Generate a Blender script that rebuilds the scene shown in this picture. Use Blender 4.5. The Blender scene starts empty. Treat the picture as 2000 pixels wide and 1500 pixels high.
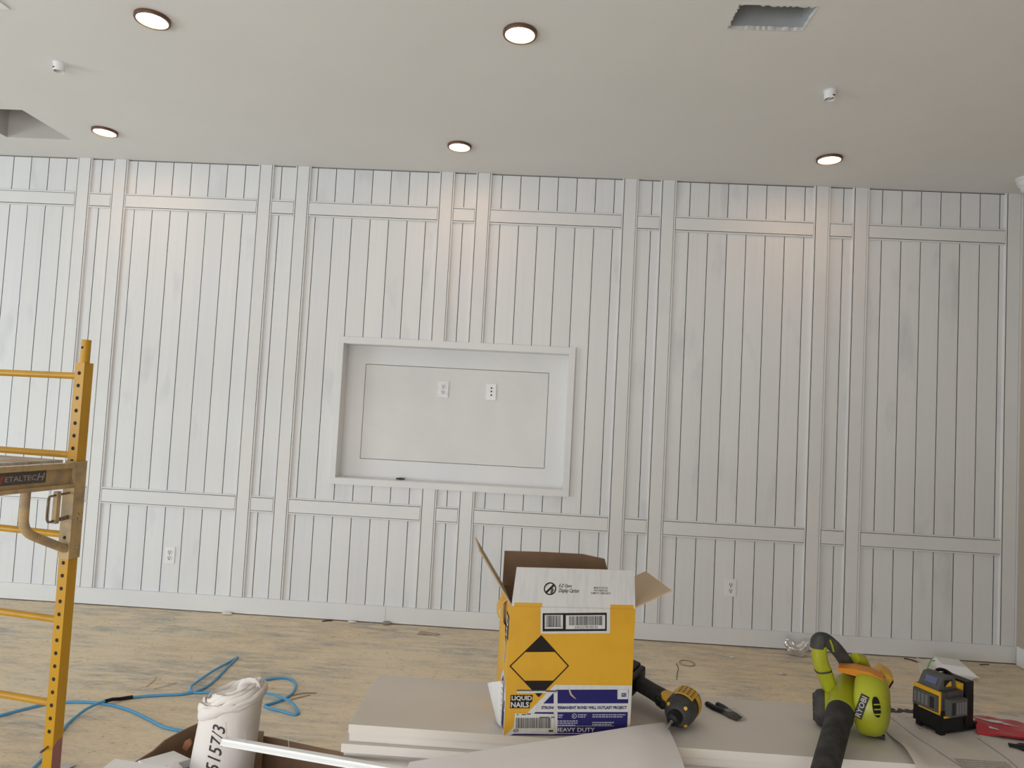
import bpy, bmesh, math, random
from mathutils import Vector, Matrix

random.seed(7)
SC = bpy.context.scene
COL = SC.collection
PI = math.pi

# ------------------------------------------------------------------ camera
H = 3.122                                   # ceiling height
cam_d = bpy.data.cameras.new('camera')
cam = bpy.data.objects.new('camera', cam_d)
COL.objects.link(cam)
SC.camera = cam
yaw, pitch, roll = -0.0393959, 0.0496795, 0.0524409
fw = Vector((math.sin(yaw) * math.cos(pitch), math.cos(yaw) * math.cos(pitch), math.sin(pitch)))
rt = Vector((math.cos(yaw), -math.sin(yaw), 0))
up = rt.cross(fw)
r2 = math.cos(roll) * rt + math.sin(roll) * up
u2 = -math.sin(roll) * rt + math.cos(roll) * up
mw = Matrix((r2, u2, -fw)).transposed().to_4x4()
mw.translation = Vector((3.8377, -4.7307, 1.4293))
cam.matrix_world = mw
cam_d.sensor_fit = 'HORIZONTAL'
cam_d.sensor_width = 36.0
cam_d.lens = 36.0 * 1350 / 2000
cam_d.clip_start = 0.05
cam_d.clip_end = 60

# ------------------------------------------------------------------ world, window daylight, exposure
w = bpy.data.worlds.new('sky')
SC.world = w
w.use_nodes = True
bg = w.node_tree.nodes['Background']
bg.inputs[0].default_value = (0.78, 0.88, 1.0, 1)
bg.inputs[1].default_value = 1.0

def area_light(name, loc, rot, sx, sy, energy, color):
    l = bpy.data.lights.new(name, 'AREA')
    l.shape = 'RECTANGLE'; l.size = sx; l.size_y = sy; l.energy = energy; l.color = color
    o = bpy.data.objects.new(name, l); COL.objects.link(o)
    o.location = loc; o.rotation_euler = rot
    return o
# daylight entering through the two shop windows of the room (left side wall and the front wall behind the camera)
area_light('daylight_side_window', (-4.99, -5.0, 0.92), (0, math.radians(-90), 0), 1.7, 3.4, 235, (0.72, 0.87, 1.0))
area_light('daylight_front_window', (1.7, -6.99, 0.86), (math.radians(90), 0, 0), 4.4, 1.6, 142, (0.92, 0.95, 1.0))

SC.cycles.max_bounces = 6
SC.cycles.diffuse_bounces = 4
SC.cycles.adaptive_threshold = 0.03
SC.view_settings.view_transform = 'Standard'
SC.view_settings.look = 'None'
SC.view_settings.exposure = -0.28
SC.view_settings.gamma = 1.0
SC.view_settings.use_curve_mapping = False

# ------------------------------------------------------------------ materials
MATS = {}
def mat(name, col, rough=0.5, metal=0.0, noise=None, bump=None, emit=None, spec=0.5, rnd=0.0, coords='Object', trans=0.0, alpha=1.0):
    """noise=(colour2, scale, lo, hi, stretch xyz), bump=(scale, strength, distance, stretch)"""
    if name in MATS: return MATS[name]
    m = bpy.data.materials.new(name); m.use_nodes = True
    nt = m.node_tree; b = nt.nodes['Principled BSDF']
    b.inputs['Base Color'].default_value = (*col, 1)
    b.inputs['Roughness'].default_value = rough
    b.inputs['Metallic'].default_value = metal
    b.inputs['Specular IOR Level'].default_value = spec
    if trans: b.inputs['Transmission Weight'].default_value = trans
    if alpha < 1: b.inputs['Alpha'].default_value = alpha
    tc = None
    def coord(st):
        nonlocal tc
        if tc is None: tc = nt.nodes.new('ShaderNodeTexCoord')
        mp = nt.nodes.new('ShaderNodeMapping'); mp.inputs['Scale'].default_value = st
        nt.links.new(tc.outputs[coords], mp.inputs['Vector'])
        return mp.outputs['Vector']
    last = None
    if noise:
        c2, sc, lo, hi, st = noise
        n = nt.nodes.new('ShaderNodeTexNoise'); n.inputs['Scale'].default_value = sc
        n.inputs['Detail'].default_value = 6; n.inputs['Roughness'].default_value = 0.6
        nt.links.new(coord(st), n.inputs['Vector'])
        r = nt.nodes.new('ShaderNodeMapRange'); r.inputs['From Min'].default_value = lo; r.inputs['From Max'].default_value = hi
        nt.links.new(n.outputs['Fac'], r.inputs['Value'])
        mx = nt.nodes.new('ShaderNodeMix'); mx.data_type = 'RGBA'
        mx.inputs[6].default_value = (*col, 1); mx.inputs[7].default_value = (*c2, 1)
        nt.links.new(r.outputs['Result'], mx.inputs[0])
        last = mx.outputs[2]
    if rnd:
        oi = nt.nodes.new('ShaderNodeObjectInfo')
        r = nt.nodes.new('ShaderNodeMapRange'); r.inputs['To Min'].default_value = 1 - rnd; r.inputs['To Max'].default_value = 1 + rnd * 0.3
        nt.links.new(oi.outputs['Random'], r.inputs['Value'])
        hs = nt.nodes.new('ShaderNodeHueSaturation')
        nt.links.new(r.outputs['Result'], hs.inputs['Value'])
        if last: nt.links.new(last, hs.inputs['Color'])
        else: hs.inputs['Color'].default_value = (*col, 1)
        last = hs.outputs['Color']
    if last: nt.links.new(last, b.inputs['Base Color'])
    if bump:
        sc, stg, dist, st = bump
        n = nt.nodes.new('ShaderNodeTexNoise'); n.inputs['Scale'].default_value = sc; n.inputs['Detail'].default_value = 4
        nt.links.new(coord(st), n.inputs['Vector'])
        bp = nt.nodes.new('ShaderNodeBump'); bp.inputs['Strength'].default_value = stg; bp.inputs['Distance'].default_value = dist
        nt.links.new(n.outputs['Fac'], bp.inputs['Height']); nt.links.new(bp.outputs['Normal'], b.inputs['Normal'])
    if emit:
        b.inputs['Emission Color'].default_value = (*emit[0], 1); b.inputs['Emission Strength'].default_value = emit[1]
    MATS[name] = m
    return m

def floor_material():
    m = bpy.data.materials.new('dusty_subfloor'); m.use_nodes = True
    nt = m.node_tree; b = nt.nodes['Principled BSDF']; b.inputs['Roughness'].default_value = 0.75
    b.inputs['Specular IOR Level'].default_value = 0.25
    tc = nt.nodes.new('ShaderNodeTexCoord')
    def nz(scale, st, detail=6, rough=0.6, loc=(0, 0, 0)):
        mp = nt.nodes.new('ShaderNodeMapping'); mp.inputs['Scale'].default_value = st; mp.inputs['Location'].default_value = loc
        nt.links.new(tc.outputs['Object'], mp.inputs['Vector'])
        n = nt.nodes.new('ShaderNodeTexNoise'); n.inputs['Scale'].default_value = scale; n.inputs['Detail'].default_value = detail
        n.inputs['Roughness'].default_value = rough
        nt.links.new(mp.outputs['Vector'], n.inputs['Vector']); return n.outputs['Fac']
    def rng(v, lo, hi, a=0.0, c=1.0):
        r = nt.nodes.new('ShaderNodeMapRange'); r.inputs['From Min'].default_value = lo; r.inputs['From Max'].default_value = hi
        r.inputs['To Min'].default_value = a; r.inputs['To Max'].default_value = c
        nt.links.new(v, r.inputs['Value']); return r.outputs['Result']
    def mix(f, a, c):
        x = nt.nodes.new('ShaderNodeMix'); x.data_type = 'RGBA'; nt.links.new(f, x.inputs[0])
        for i, k in ((6, a), (7, c)):
            if isinstance(k, tuple): x.inputs[i].default_value = (*k, 1)
            else: nt.links.new(k, x.inputs[i])
        return x.outputs[2]
    def mul(a, c):
        x = nt.nodes.new('ShaderNodeMath'); x.operation = 'MULTIPLY'; nt.links.new(a, x.inputs[0]); nt.links.new(c, x.inputs[1]); return x.outputs[0]
    big = nz(0.9, (1, 1, 1), 4)
    streak = nz(7, (0.55, 2.4, 1), 8, 0.7)
    fine = nz(42, (0.45, 1.6, 1), 6, 0.75)
    c = mix(rng(big, 0.40, 0.60), (0.74, 0.565, 0.35), (0.80, 0.67, 0.48))
    c = mix(rng(fine, 0.38, 0.62), c, (0.86, 0.74, 0.56))
    blot = mul(rng(streak, 0.42, 0.60), rng(nz(1.7, (0.6, 1.1, 1), 6, 0.65, (3, 5, 0)), 0.40, 0.58))
    c = mix(mul(blot, rng(fine, 0.34, 0.56, 0.25, 0.95)), c, (0.40, 0.40, 0.385))
    c = mix(mul(rng(nz(60, (0.5, 2.2, 1), 4), 0.57, 0.66, 0, 0.85), rng(streak, 0.42, 0.6)), c, (0.25, 0.20, 0.15))
    c = mix(rng(nz(150, (1, 1, 1), 2), 0.72, 0.78, 0, 0.6), c, (0.85, 0.80, 0.72))
    nt.links.new(c, b.inputs['Base Color'])
    bp = nt.nodes.new('ShaderNodeBump'); bp.inputs['Strength'].default_value = 0.35; bp.inputs['Distance'].default_value = 0.004
    nt.links.new(fine, bp.inputs['Height']); nt.links.new(bp.outputs['Normal'], b.inputs['Normal'])
    return m

def plank_material():
    m = bpy.data.materials.new('whitewashed_plank'); m.use_nodes = True
    nt = m.node_tree; b = nt.nodes['Principled BSDF']; b.inputs['Roughness'].default_value = 0.45
    b.inputs['Specular IOR Level'].default_value = 0.3
    tc = nt.nodes.new('ShaderNodeTexCoord'); oi = nt.nodes.new('ShaderNodeObjectInfo')
    ofs = nt.nodes.new('ShaderNodeVectorMath'); ofs.operation = 'MULTIPLY_ADD'
    ofs.inputs[1].default_value = (37, 0, 91); 
    cmb = nt.nodes.new('ShaderNodeCombineXYZ')
    for i in range(3): nt.links.new(oi.outputs['Random'], cmb.inputs[i])
    nt.links.new(cmb.outputs[0], ofs.inputs[0]); nt.links.new(tc.outputs['Object'], ofs.inputs[2])
    def nz(scale, st, detail=5):
        mp = nt.nodes.new('ShaderNodeMapping'); mp.inputs['Scale'].default_value = st
        nt.links.new(ofs.outputs[0], mp.inputs['Vector'])
        n = nt.nodes.new('ShaderNodeTexNoise'); n.inputs['Scale'].default_value = scale; n.inputs['Detail'].default_value = detail
        nt.links.new(mp.outputs['Vector'], n.inputs['Vector']); return n.outputs['Fac']
    def rng(v, lo, hi, a, c):
        r = nt.nodes.new('ShaderNodeMapRange'); r.inputs['From Min'].default_value = lo; r.inputs['From Max'].default_value = hi
        r.inputs['To Min'].default_value = a; r.inputs['To Max'].default_value = c
        nt.links.new(v, r.inputs['Value']); return r.outputs['Result']
    def mix(f, a, c):
        x = nt.nodes.new('ShaderNodeMix'); x.data_type = 'RGBA'; nt.links.new(f, x.inputs[0])
        for i, k in ((6, a), (7, c)):
            if isinstance(k, tuple): x.inputs[i].default_value = (*k, 1)
            else: nt.links.new(k, x.inputs[i])
        return x.outputs[2]
    c = mix(rng(nz(9, (1, 1, 0.05)), 0.42, 0.66, 0, 1), (0.82, 0.82, 0.815), (0.795, 0.805, 0.82))
    c = mix(rng(nz(2.6, (1.6, 1, 0.6)), 0.58, 0.74, 0, 0.75), c, (0.62, 0.63, 0.67))      # knots bleeding through the primer
    c = mix(rng(nz(60, (1, 1, 0.02), 2), 0.5, 0.8, 0, 0.25), c, (0.70, 0.70, 0.70))
    hs = nt.nodes.new('ShaderNodeHueSaturation'); nt.links.new(c, hs.inputs['Color'])
    nt.links.new(rng(oi.outputs['Random'], 0, 1, 0.965, 1.015), hs.inputs['Value'])
    nt.links.new(hs.outputs['Color'], b.inputs['Base Color'])
    return m

M_FLOOR = floor_material()
M_PLANK = plank_material()
M_TRIM = mat('white_trim_paint', (0.82, 0.815, 0.80), 0.4, noise=((0.77, 0.775, 0.78), 1.5, 0.4, 0.65, (1, 1, 1)), spec=0.35)
M_BACK = mat('raw_backing_wood', (0.12, 0.085, 0.06), 0.8)
M_CEIL = mat('ceiling_paint', (0.82, 0.815, 0.795), 0.85, noise=((0.80, 0.795, 0.775), 1.1, 0.4, 0.6, (1, 1, 1)), bump=(120, 0.08, 0.002, (1, 1, 1)), spec=0.15)
M_WALLP = mat('grey_wall_paint', (0.50, 0.43, 0.35), 0.7, bump=(150, 0.08, 0.002, (1, 1, 1)))
M_NICHE = mat('niche_panel_paint', (0.80, 0.80, 0.775), 0.5, noise=((0.75, 0.75, 0.735), 2.2, 0.4, 0.65, (1, 1, 1)), spec=0.3)
M_WHITEP = mat('white_plastic', (0.88, 0.88, 0.87), 0.3)
M_DARK = mat('black_hole', (0.012, 0.012, 0.012), 0.8)
M_BRONZE = mat('bronze_ring', (0.16, 0.085, 0.055), 0.4, 0.4)
M_LENS = mat('lit_lens', (1, 1, 1), 0.4, emit=((1.0, 0.64, 0.40), 46.0))
M_GALV = mat('galvanised_sheet', (0.55, 0.57, 0.58), 0.45, 0.25, noise=((0.50, 0.52, 0.53), 6, 0.4, 0.6, (1, 1, 1)))
M_DRY = mat('raw_drywall_edge', (0.72, 0.70, 0.66), 0.9, bump=(60, 0.5, 0.004, (1, 1, 1)))
M_YEL = mat('scaffold_yellow', (0.58, 0.30, 0.008), 0.38, 0.0, noise=((0.52, 0.26, 0.010), 9, 0.45, 0.62, (1, 1, 0.3)), spec=0.5)
M_YELD = mat('dirty_yellow_steel', (0.50, 0.35, 0.165), 0.6, 0.0, noise=((0.36, 0.26, 0.15), 16, 0.42, 0.60, (1, 1, 1)))
M_RUST = mat('bare_steel', (0.30, 0.26, 0.22), 0.45, 0.7, noise=((0.18, 0.12, 0.08), 40, 0.4, 0.6, (1, 1, 1)))
M_PLY = mat('weathered_plywood', (0.42, 0.34, 0.25), 0.8, noise=((0.60, 0.54, 0.46), 18, 0.4, 0.6, (0.3, 2, 1)))
M_BLUE = mat('blue_hose_rubber', (0.075, 0.33, 0.60), 0.35)
M_BLK = mat('black_plastic', (0.010, 0.010, 0.010), 0.42, spec=0.18)
M_BLKR = mat('black_rubber', (0.03, 0.029, 0.028), 0.65, noise=((0.055, 0.052, 0.048), 30, 0.45, 0.65, (1, 1, 1)), spec=0.18)
M_GREY = mat('grey_plastic', (0.085, 0.082, 0.076), 0.5, spec=0.18)
M_DGREY = mat('dark_grey_plastic', (0.05, 0.048, 0.045), 0.55, noise=((0.085, 0.08, 0.072), 25, 0.45, 0.65, (1, 1, 1)), spec=0.18)
M_TYEL = mat('tool_yellow', (0.62, 0.34, 0.02), 0.42)
M_LIME = mat('lime_plastic', (0.36, 0.37, 0.014), 0.42, noise=((0.29, 0.30, 0.02), 12, 0.48, 0.66, (1, 1, 1)))
M_ORNG = mat('orange_plastic', (0.58, 0.20, 0.015), 0.42)
M_STEEL = mat('steel', (0.55, 0.54, 0.52), 0.3, 1.0)
M_BOARD = mat('primed_board', (0.69, 0.635, 0.575), 0.6, noise=((0.65, 0.595, 0.53), 3, 0.4, 0.62, (1, 1, 1)), spec=0.3)
M_WRAP = mat('clear_wrap', (0.75, 0.76, 0.78), 0.25, alpha=0.28)
M_KRAFT = mat('kraft_card', (0.30, 0.19, 0.115), 0.8, noise=((0.26, 0.16, 0.095), 12, 0.4, 0.6, (1, 1, 1)))
M_KRAFT2 = mat('pale_kraft_card', (0.46, 0.34, 0.22), 0.8)
M_CYEL = mat('carton_yellow', (0.60, 0.315, 0.010), 0.5, noise=((0.55, 0.28, 0.012), 10, 0.45, 0.65, (1, 1, 1)))
M_CWHT = mat('carton_white', (0.56, 0.54, 0.515), 0.55, noise=((0.50, 0.485, 0.465), 40, 0.45, 0.65, (3, 3, 0.3)))
M_CBLU = mat('carton_blue', (0.018, 0.015, 0.105), 0.5, spec=0.18)
M_CBLK = mat('carton_black', (0.014, 0.011, 0.009), 0.5, spec=0.18)
M_INKG = mat('ink_grey', (0.38, 0.38, 0.44), 0.6)
M_PAPER = mat('white_paper', (0.88, 0.85, 0.845), 0.7, noise=((0.84, 0.81, 0.80), 5, 0.4, 0.6, (1, 1, 1)), spec=0.2)
M_SACK = mat('printed_sack_paper', (0.66, 0.60, 0.54), 0.7, noise=((0.60, 0.54, 0.48), 4, 0.4, 0.62, (1, 1, 1)), spec=0.2)
M_CLOTHP = mat('wrapping_foam_paper', (0.76, 0.70, 0.645), 0.75, bump=(30, 0.25, 0.01, (1, 1, 0.4)), spec=0.2)
M_RED = mat('red_film', (0.42, 0.018, 0.03), 0.3)
M_FOIL = mat('aluminium_foil', (0.74, 0.74, 0.75), 0.27, 0.92)
M_FOAMW = mat('white_foam', (0.86, 0.85, 0.84), 0.6)
M_BAG = mat('clear_bag_film', (0.80, 0.82, 0.80), 0.15, alpha=0.5)
M_GREEN = mat('green_zipper', (0.16, 0.50, 0.14), 0.45)
M_PINE = mat('pine', (0.45, 0.31, 0.17), 0.75, noise=((0.36, 0.24, 0.13), 8, 0.4, 0.6, (1, 8, 8)))
M_DPINE = mat('brown_lumber', (0.17, 0.105, 0.065), 0.8, noise=((0.12, 0.07, 0.045), 8, 0.4, 0.6, (8, 1, 8)))
M_SHAV = mat('wood_shaving', (0.66, 0.54, 0.38), 0.8)
M_PINKC = mat('pink_sprinkler_metal', (0.22, 0.14, 0.15), 0.4, 0.3)
M_LBLUE = mat('blue_lens', (0.07, 0.08, 0.20), 0.08, spec=0.9)
M_DUST = mat('crinkled_film', (0.78, 0.765, 0.73), 0.5)
M_GLASS = mat('window_film', (0.9, 0.95, 0.95), 0.05, alpha=0.08)
M_ALU = mat('window_aluminium', (0.35, 0.35, 0.35), 0.4, 0.7)
M_WARM = mat('drywall_return', (0.60, 0.58, 0.54), 0.85)
M_MAROON = mat('faded_maroon_paint', (0.32, 0.14, 0.13), 0.6)
M_MARK = mat('marker_ink', (0.022, 0.014, 0.02), 0.6)
M_CREASE = mat('crease_grey', (0.36, 0.33, 0.30), 0.8)
M_LABEL = mat('charcoal_label', (0.075, 0.06, 0.055), 0.6, noise=((0.12, 0.10, 0.09), 200, 0.4, 0.6, (1, 1, 1)))
M_LETG = mat('worn_grey_letter', (0.40, 0.35, 0.30), 0.6)

# ------------------------------------------------------------------ mesh helpers
def NB(): return bmesh.new()

def obj(name, bm, m, parent=None, smooth=None, bevel=0):
    if bevel:
        es = [e for e in bm.edges if len(e.link_faces) == 2 and e.calc_face_angle(0) > 0.6]
        bmesh.ops.bevel(bm, geom=es, offset=bevel, segments=2, affect='EDGES', profile=0.6, clamp_overlap=True)
    bmesh.ops.recalc_face_normals(bm, faces=bm.faces)
    me = bpy.data.meshes.new(name); bm.to_mesh(me); bm.free()
    me.materials.append(m)
    if smooth:
        me.shade_smooth(); me.set_sharp_from_angle(angle=math.radians(smooth))
    o = bpy.data.objects.new(name, me); COL.objects.link(o)
    if parent: o.parent = parent
    return o

def share(name, src, parent, loc=(0, 0, 0), rot=(0, 0, 0), scl=(1, 1, 1)):
    o = bpy.data.objects.new(name, src.data); COL.objects.link(o)
    o.parent = parent; o.location = loc; o.rotation_euler = rot; o.scale = scl
    return o

def thing(name, label, cat, loc=(0, 0, 0), rotz=0.0, group=None):
    o = bpy.data.objects.new(name, None); COL.objects.link(o)
    o.empty_display_size = 0.05
    o.location = loc; o.rotation_euler = (0, 0, rotz)
    return tag(o, label, cat, group)

def tag(o, label, cat, group=None):
    o['label'] = label; o['category'] = cat
    if group: o['group'] = group
    return o

def struct(o, label=None):
    o['kind'] = 'structure'
    if label: o['label'] = label
    return o

def box(bm, x0, x1, y0, y1, z0, z1, M=None):
    vs = [bm.verts.new((x, y, z)) for z in (z0, z1) for y in (y0, y1) for x in (x0, x1)]
    for f in ((0, 2, 3, 1), (4, 5, 7, 6), (0, 1, 5, 4), (2, 6, 7, 3), (0, 4, 6, 2), (1, 3, 7, 5)):
        bm.faces.new([vs[i] for i in f])
    if M is not None: bmesh.ops.transform(bm, matrix=M, verts=vs)
    return vs

def frame_of(d, hint=None):
    d = Vector(d).normalized()
    h = Vector(hint) if hint is not None else (Vector((0, 0, 1)) if abs(d.z) < 0.95 else Vector((1, 0, 0)))
    a = h - d * h.dot(d); a.normalize()
    return a, d.cross(a)

def loft(bm, rings, cap=True, closed=False):
    """rings: lists of points with equal count"""
    R = [[bm.verts.new(p) for p in r] for r in rings]
    n = len(R[0])
    K = len(R) if closed else len(R) - 1
    for i in range(K):
        a, b = R[i], R[(i + 1) % len(R)]
        for j in range(n): bm.faces.new((a[j], a[(j + 1) % n], b[(j + 1) % n], b[j]))
    if cap and not closed:
        bm.faces.new(R[0][::-1]); bm.faces.new(R[-1])
    return R

def ring(c, a, b, ra, rb, n, pw=2.0):
    out = []
    for i in range(n):
        t = 2 * PI * i / n
        ct, st = math.cos(t), math.sin(t)
        e = 2.0 / pw
        out.append(Vector(c) + Vector(a) * ra * math.copysign(abs(ct) ** e, ct) + Vector(b) * rb * math.copysign(abs(st) ** e, st))
    return out

def sweep(bm, pts, radii, n=12, hint=None, pw=2.0, cap=True):
    P = [Vector(p) for p in pts]
    rings = []
    pa = None
    for i, p in enumerate(P):
        d = (P[min(i + 1, len(P) - 1)] - P[max(i - 1, 0)])
        if hint is not None: a, b = frame_of(d, hint)
        else:
            a, b = frame_of(d, pa)
            pa = a
        r = radii[i] if isinstance(radii, list) else radii
        ra, rb = r if isinstance(r, (list, tuple)) else (r, r)
        rings.append(ring(p, a, b, ra, rb, n, pw))
    loft(bm, rings, cap)

def cyl(bm, p0, p1, r0, r1=None, n=16, cap=True):
    r1 = r0 if r1 is None else r1
    d = Vector(p1) - Vector(p0); a, b = frame_of(d)
    loft(bm, [ring(p0, a, b, r0, r0, n), ring(p1, a, b, r1, r1, n)], cap)

def lathe(bm, o, axis, prof, n=24, cap=True):
    a, b = frame_of(axis); d = Vector(axis).normalized()
    loft(bm, [ring(Vector(o) + d * h, a, b, max(r, 1e-4), max(r, 1e-4), n) for r, h in prof], cap)

def prism(bm, pts, y0, y1, M=None):
    """polygon in the XZ plane extruded along Y"""
    A = [bm.verts.new((p[0], y0, p[1])) for p in pts]; B = [bm.verts.new((p[0], y1, p[1])) for p in pts]
    n = len(pts)
    bm.faces.new(A); bm.faces.new(B[::-1])
    for i in range(n): bm.faces.new((A[i], B[i], B[(i + 1) % n], A[(i + 1) % n]))
    if M is not None: bmesh.ops.transform(bm, matrix=M, verts=A + B)

def smooth_path(pts, per=6):
    P = [Vector(p) for p in pts]; out = []
    for i in range(len(P) - 1):
        p0, p1, p2, p3 = P[max(i - 1, 0)], P[i], P[i + 1], P[min(i + 2, len(P) - 1)]
        for k in range(per):
            t = k / per
            out.append(0.5 * ((2 * p1) + (p2 - p0) * t + (2 * p0 - 5 * p1 + 4 * p2 - p3) * t * t + (3 * p1 - p0 - 3 * p2 + p3) * t ** 3))
    out.append(P[-1]); return out

_TX = {}
def text_geo(s, bold=0.0, shear=0.0):
    key = (s, bold, shear)
    if key in _TX: return _TX[key]
    c = bpy.data.curves.new('lettering_curve', 'FONT'); c.body = s; c.size = 1; c.offset = bold; c.shear = shear; c.resolution_u = 2
    c.fill_mode = 'BOTH'
    o = bpy.data.objects.new('lettering_tmp', c); COL.objects.link(o)
    dg = bpy.context.evaluated_depsgraph_get()
    me = bpy.data.meshes.new_from_object(o.evaluated_get(dg))
    vs = [tuple(v.co) for v in me.vertices]; fs = [tuple(p.vertices) for p in me.polygons]
    bpy.data.objects.remove(o); bpy.data.curves.remove(c); bpy.data.meshes.remove(me)
    xs = [v[0] for v in vs]; ys = [v[1] for v in vs]
    x0, x1, y0, y1 = min(xs), max(xs), min(ys), max(ys)
    vs = [((v[0] - x0) / (x1 - x0), (v[1] - y0) / (y1 - y0)) for v in vs]
    _TX[key] = (vs, fs); return _TX[key]

def text(bm, s, fn, bold=0.0, shear=0.0):
    """fn maps (0..1, 0..1) of the text's box to a point"""
    vs, fs = text_geo(s, bold, shear)
    V = [bm.verts.new(fn(a, b)) for a, b in vs]
    for f in fs:
        try: bm.faces.new([V[i] for i in f])
        except ValueError: pass

def flat(bm, pts):
    bm.faces.new([bm.verts.new(p) for p in pts])

def grid_sheet(bm, fn, nu, nv, thick=0.0):
    """fn(u,v) -> point on a sheet; optional thickness downwards"""
    T = [[bm.verts.new(fn(i / nu, j / nv)) for j in range(nv + 1)] for i in range(nu + 1)]
    for i in range(nu):
        for j in range(nv): bm.faces.new((T[i][j], T[i + 1][j], T[i + 1][j + 1], T[i][j + 1]))
    if thick:
        L = [[bm.verts.new(v.co - Vector((0, 0, thick))) for v in r] for r in T]
        for i in range(nu):
            for j in range(nv): bm.faces.new((L[i][j], L[i][j + 1], L[i + 1][j + 1], L[i + 1][j]))
        for i in range(nu):
            bm.faces.new((T[i][0], L[i][0], L[i + 1][0], T[i + 1][0])); bm.faces.new((T[i][nv], T[i + 1][nv], L[i + 1][nv], L[i][nv]))
        for j in range(nv):
            bm.faces.new((T[0][j], T[0][j + 1], L[0][j + 1], L[0][j])); bm.faces.new((T[nu][j], L[nu][j], L[nu][j + 1], T[nu][j + 1]))

# ================================================================== THE ROOM
XL, XR, YF = -5.0, 7.032, -7.0
WT = 0.15

bm = NB(); box(bm, XL - WT, XR + WT, YF - WT, 0.3, -0.08, 0.0)
struct(obj('floor', bm, M_FLOOR))

# ceiling with two cut openings
HOLES = [(0.215, 0.657, -0.783, -0.342), (4.556, 4.868, -2.03, -1.853)]
xs = sorted({XL - WT, XR + WT, *[h[i] for h in HOLES for i in (0, 1)]})
ys = sorted({YF - WT, 0.3, *[h[i] for h in HOLES for i in (2, 3)]})
bm = NB()
for i in range(len(xs) - 1):
    for j in range(len(ys) - 1):
        cx, cy = (xs[i] + xs[i + 1]) / 2, (ys[j] + ys[j + 1]) / 2
        if any(h[0] < cx < h[1] and h[2] < cy < h[3] for h in HOLES): continue
        flat(bm, [(xs[i], ys[j], H), (xs[i], ys[j + 1], H), (xs[i + 1], ys[j + 1], H), (xs[i + 1], ys[j], H)])
        flat(bm, [(xs[i], ys[j], H + 0.5), (xs[i + 1], ys[j], H + 0.5), (xs[i + 1], ys[j + 1], H + 0.5), (xs[i], ys[j + 1], H + 0.5)])
for (a, b, c, d) in [(xs[0], xs[-1], ys[0], ys[-1])]:
    for p, q in (((a, c), (b, c)), ((b, c), (b, d)), ((b, d), (a, d)), ((a, d), (a, c))):
        flat(bm, [(p[0], p[1], H), (q[0], q[1], H), (q[0], q[1], H + 0.5), (p[0], p[1], H + 0.5)])
bmesh.ops.remove_doubles(bm, verts=bm.verts, dist=1e-5)
ceiling = struct(obj('ceiling', bm, M_CEIL))
# opening by the left edge: painted drywall shaft with a duct end above
a, b, c, d = HOLES[0]
bm = NB()
for p, q in (((a, c), (b, c)), ((b, c), (b, d)), ((b, d), (a, d)), ((a, d), (a, c))):
    flat(bm, [(p[0], p[1], H), (q[0], q[1], H), (q[0], q[1], H + 0.22), (p[0], p[1], H + 0.22)])
obj('shaft_lining', bm, M_WARM, ceiling)
bm = NB()
for p, q in (((a, c), (b, c)), ((b, c), (b, d)), ((b, d), (a, d)), ((a, d), (a, c))):
    flat(bm, [(p[0], p[1], H + 0.22), (q[0], q[1], H + 0.22), (q[0], q[1], H + 0.45), (p[0], p[1], H + 0.45)])
flat(bm, [(a, c, H + 0.45), (b, c, H + 0.45), (b, d, H + 0.45), (a, d, H + 0.45)])
obj('duct_box', bm, M_DPINE, ceiling)
# opening near the top right: galvanised duct boot behind a ragged drywall edge
a, b, c, d = HOLES[1]
bm = NB()
for p, q in (((a, c), (b, c)), ((b, c), (b, d)), ((b, d), (a, d)), ((a, d), (a, c))):
    flat(bm, [(p[0], p[1], H + 0.016), (q[0], q[1], H + 0.016), (q[0], q[1], H + 0.22), (p[0], p[1], H + 0.22)])
flat(bm, [(a, c, H + 0.22), (b, c, H + 0.22), (b, d, H + 0.22), (a, d, H + 0.22)])
obj('duct_boot', bm, M_GALV, ceiling)
bm = NB()
rr = random.Random(3)
def ragged(p, q, inn, amp, n=26):
    P = []
    for i in range(n + 1):
        t = i / n; k = amp * (rr.random() if rr.random() < 0.6 else 0.15)
        P.append((p[0] + (q[0] - p[0]) * t + inn[0] * k, p[1] + (q[1] - p[1]) * t + inn[1] * k))
    for i in range(n):
        o0 = (p[0] + (q[0] - p[0]) * i / n - inn[0] * .004, p[1] + (q[1] - p[1]) * i / n - inn[1] * .004)
        o1 = (p[0] + (q[0] - p[0]) * (i + 1) / n - inn[0] * .004, p[1] + (q[1] - p[1]) * (i + 1) / n - inn[1] * .004)
        z0, z1 = H - 0.0015, H + 0.015
        lo = [bm.verts.new((*x, z0)) for x in (o0, o1, P[i + 1], P[i])]; hi = [bm.verts.new((*x, z1)) for x in (o0, o1, P[i + 1], P[i])]
        bm.faces.new(lo); bm.faces.new(hi[::-1])
        for k in range(4): bm.faces.new((lo[k], hi[k], hi[(k + 1) % 4], lo[(k + 1) % 4]))
ragged((a, d), (b, d), (0, -1), 0.007); ragged((a, c), (b, c), (0, 1), 0.014)
ragged((a, c), (a, d), (1, 0), 0.010); ragged((b, c), (b, d), (-1, 0), 0.005)
obj('drywall_edge', bm, M_DRY, ceiling)

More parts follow.
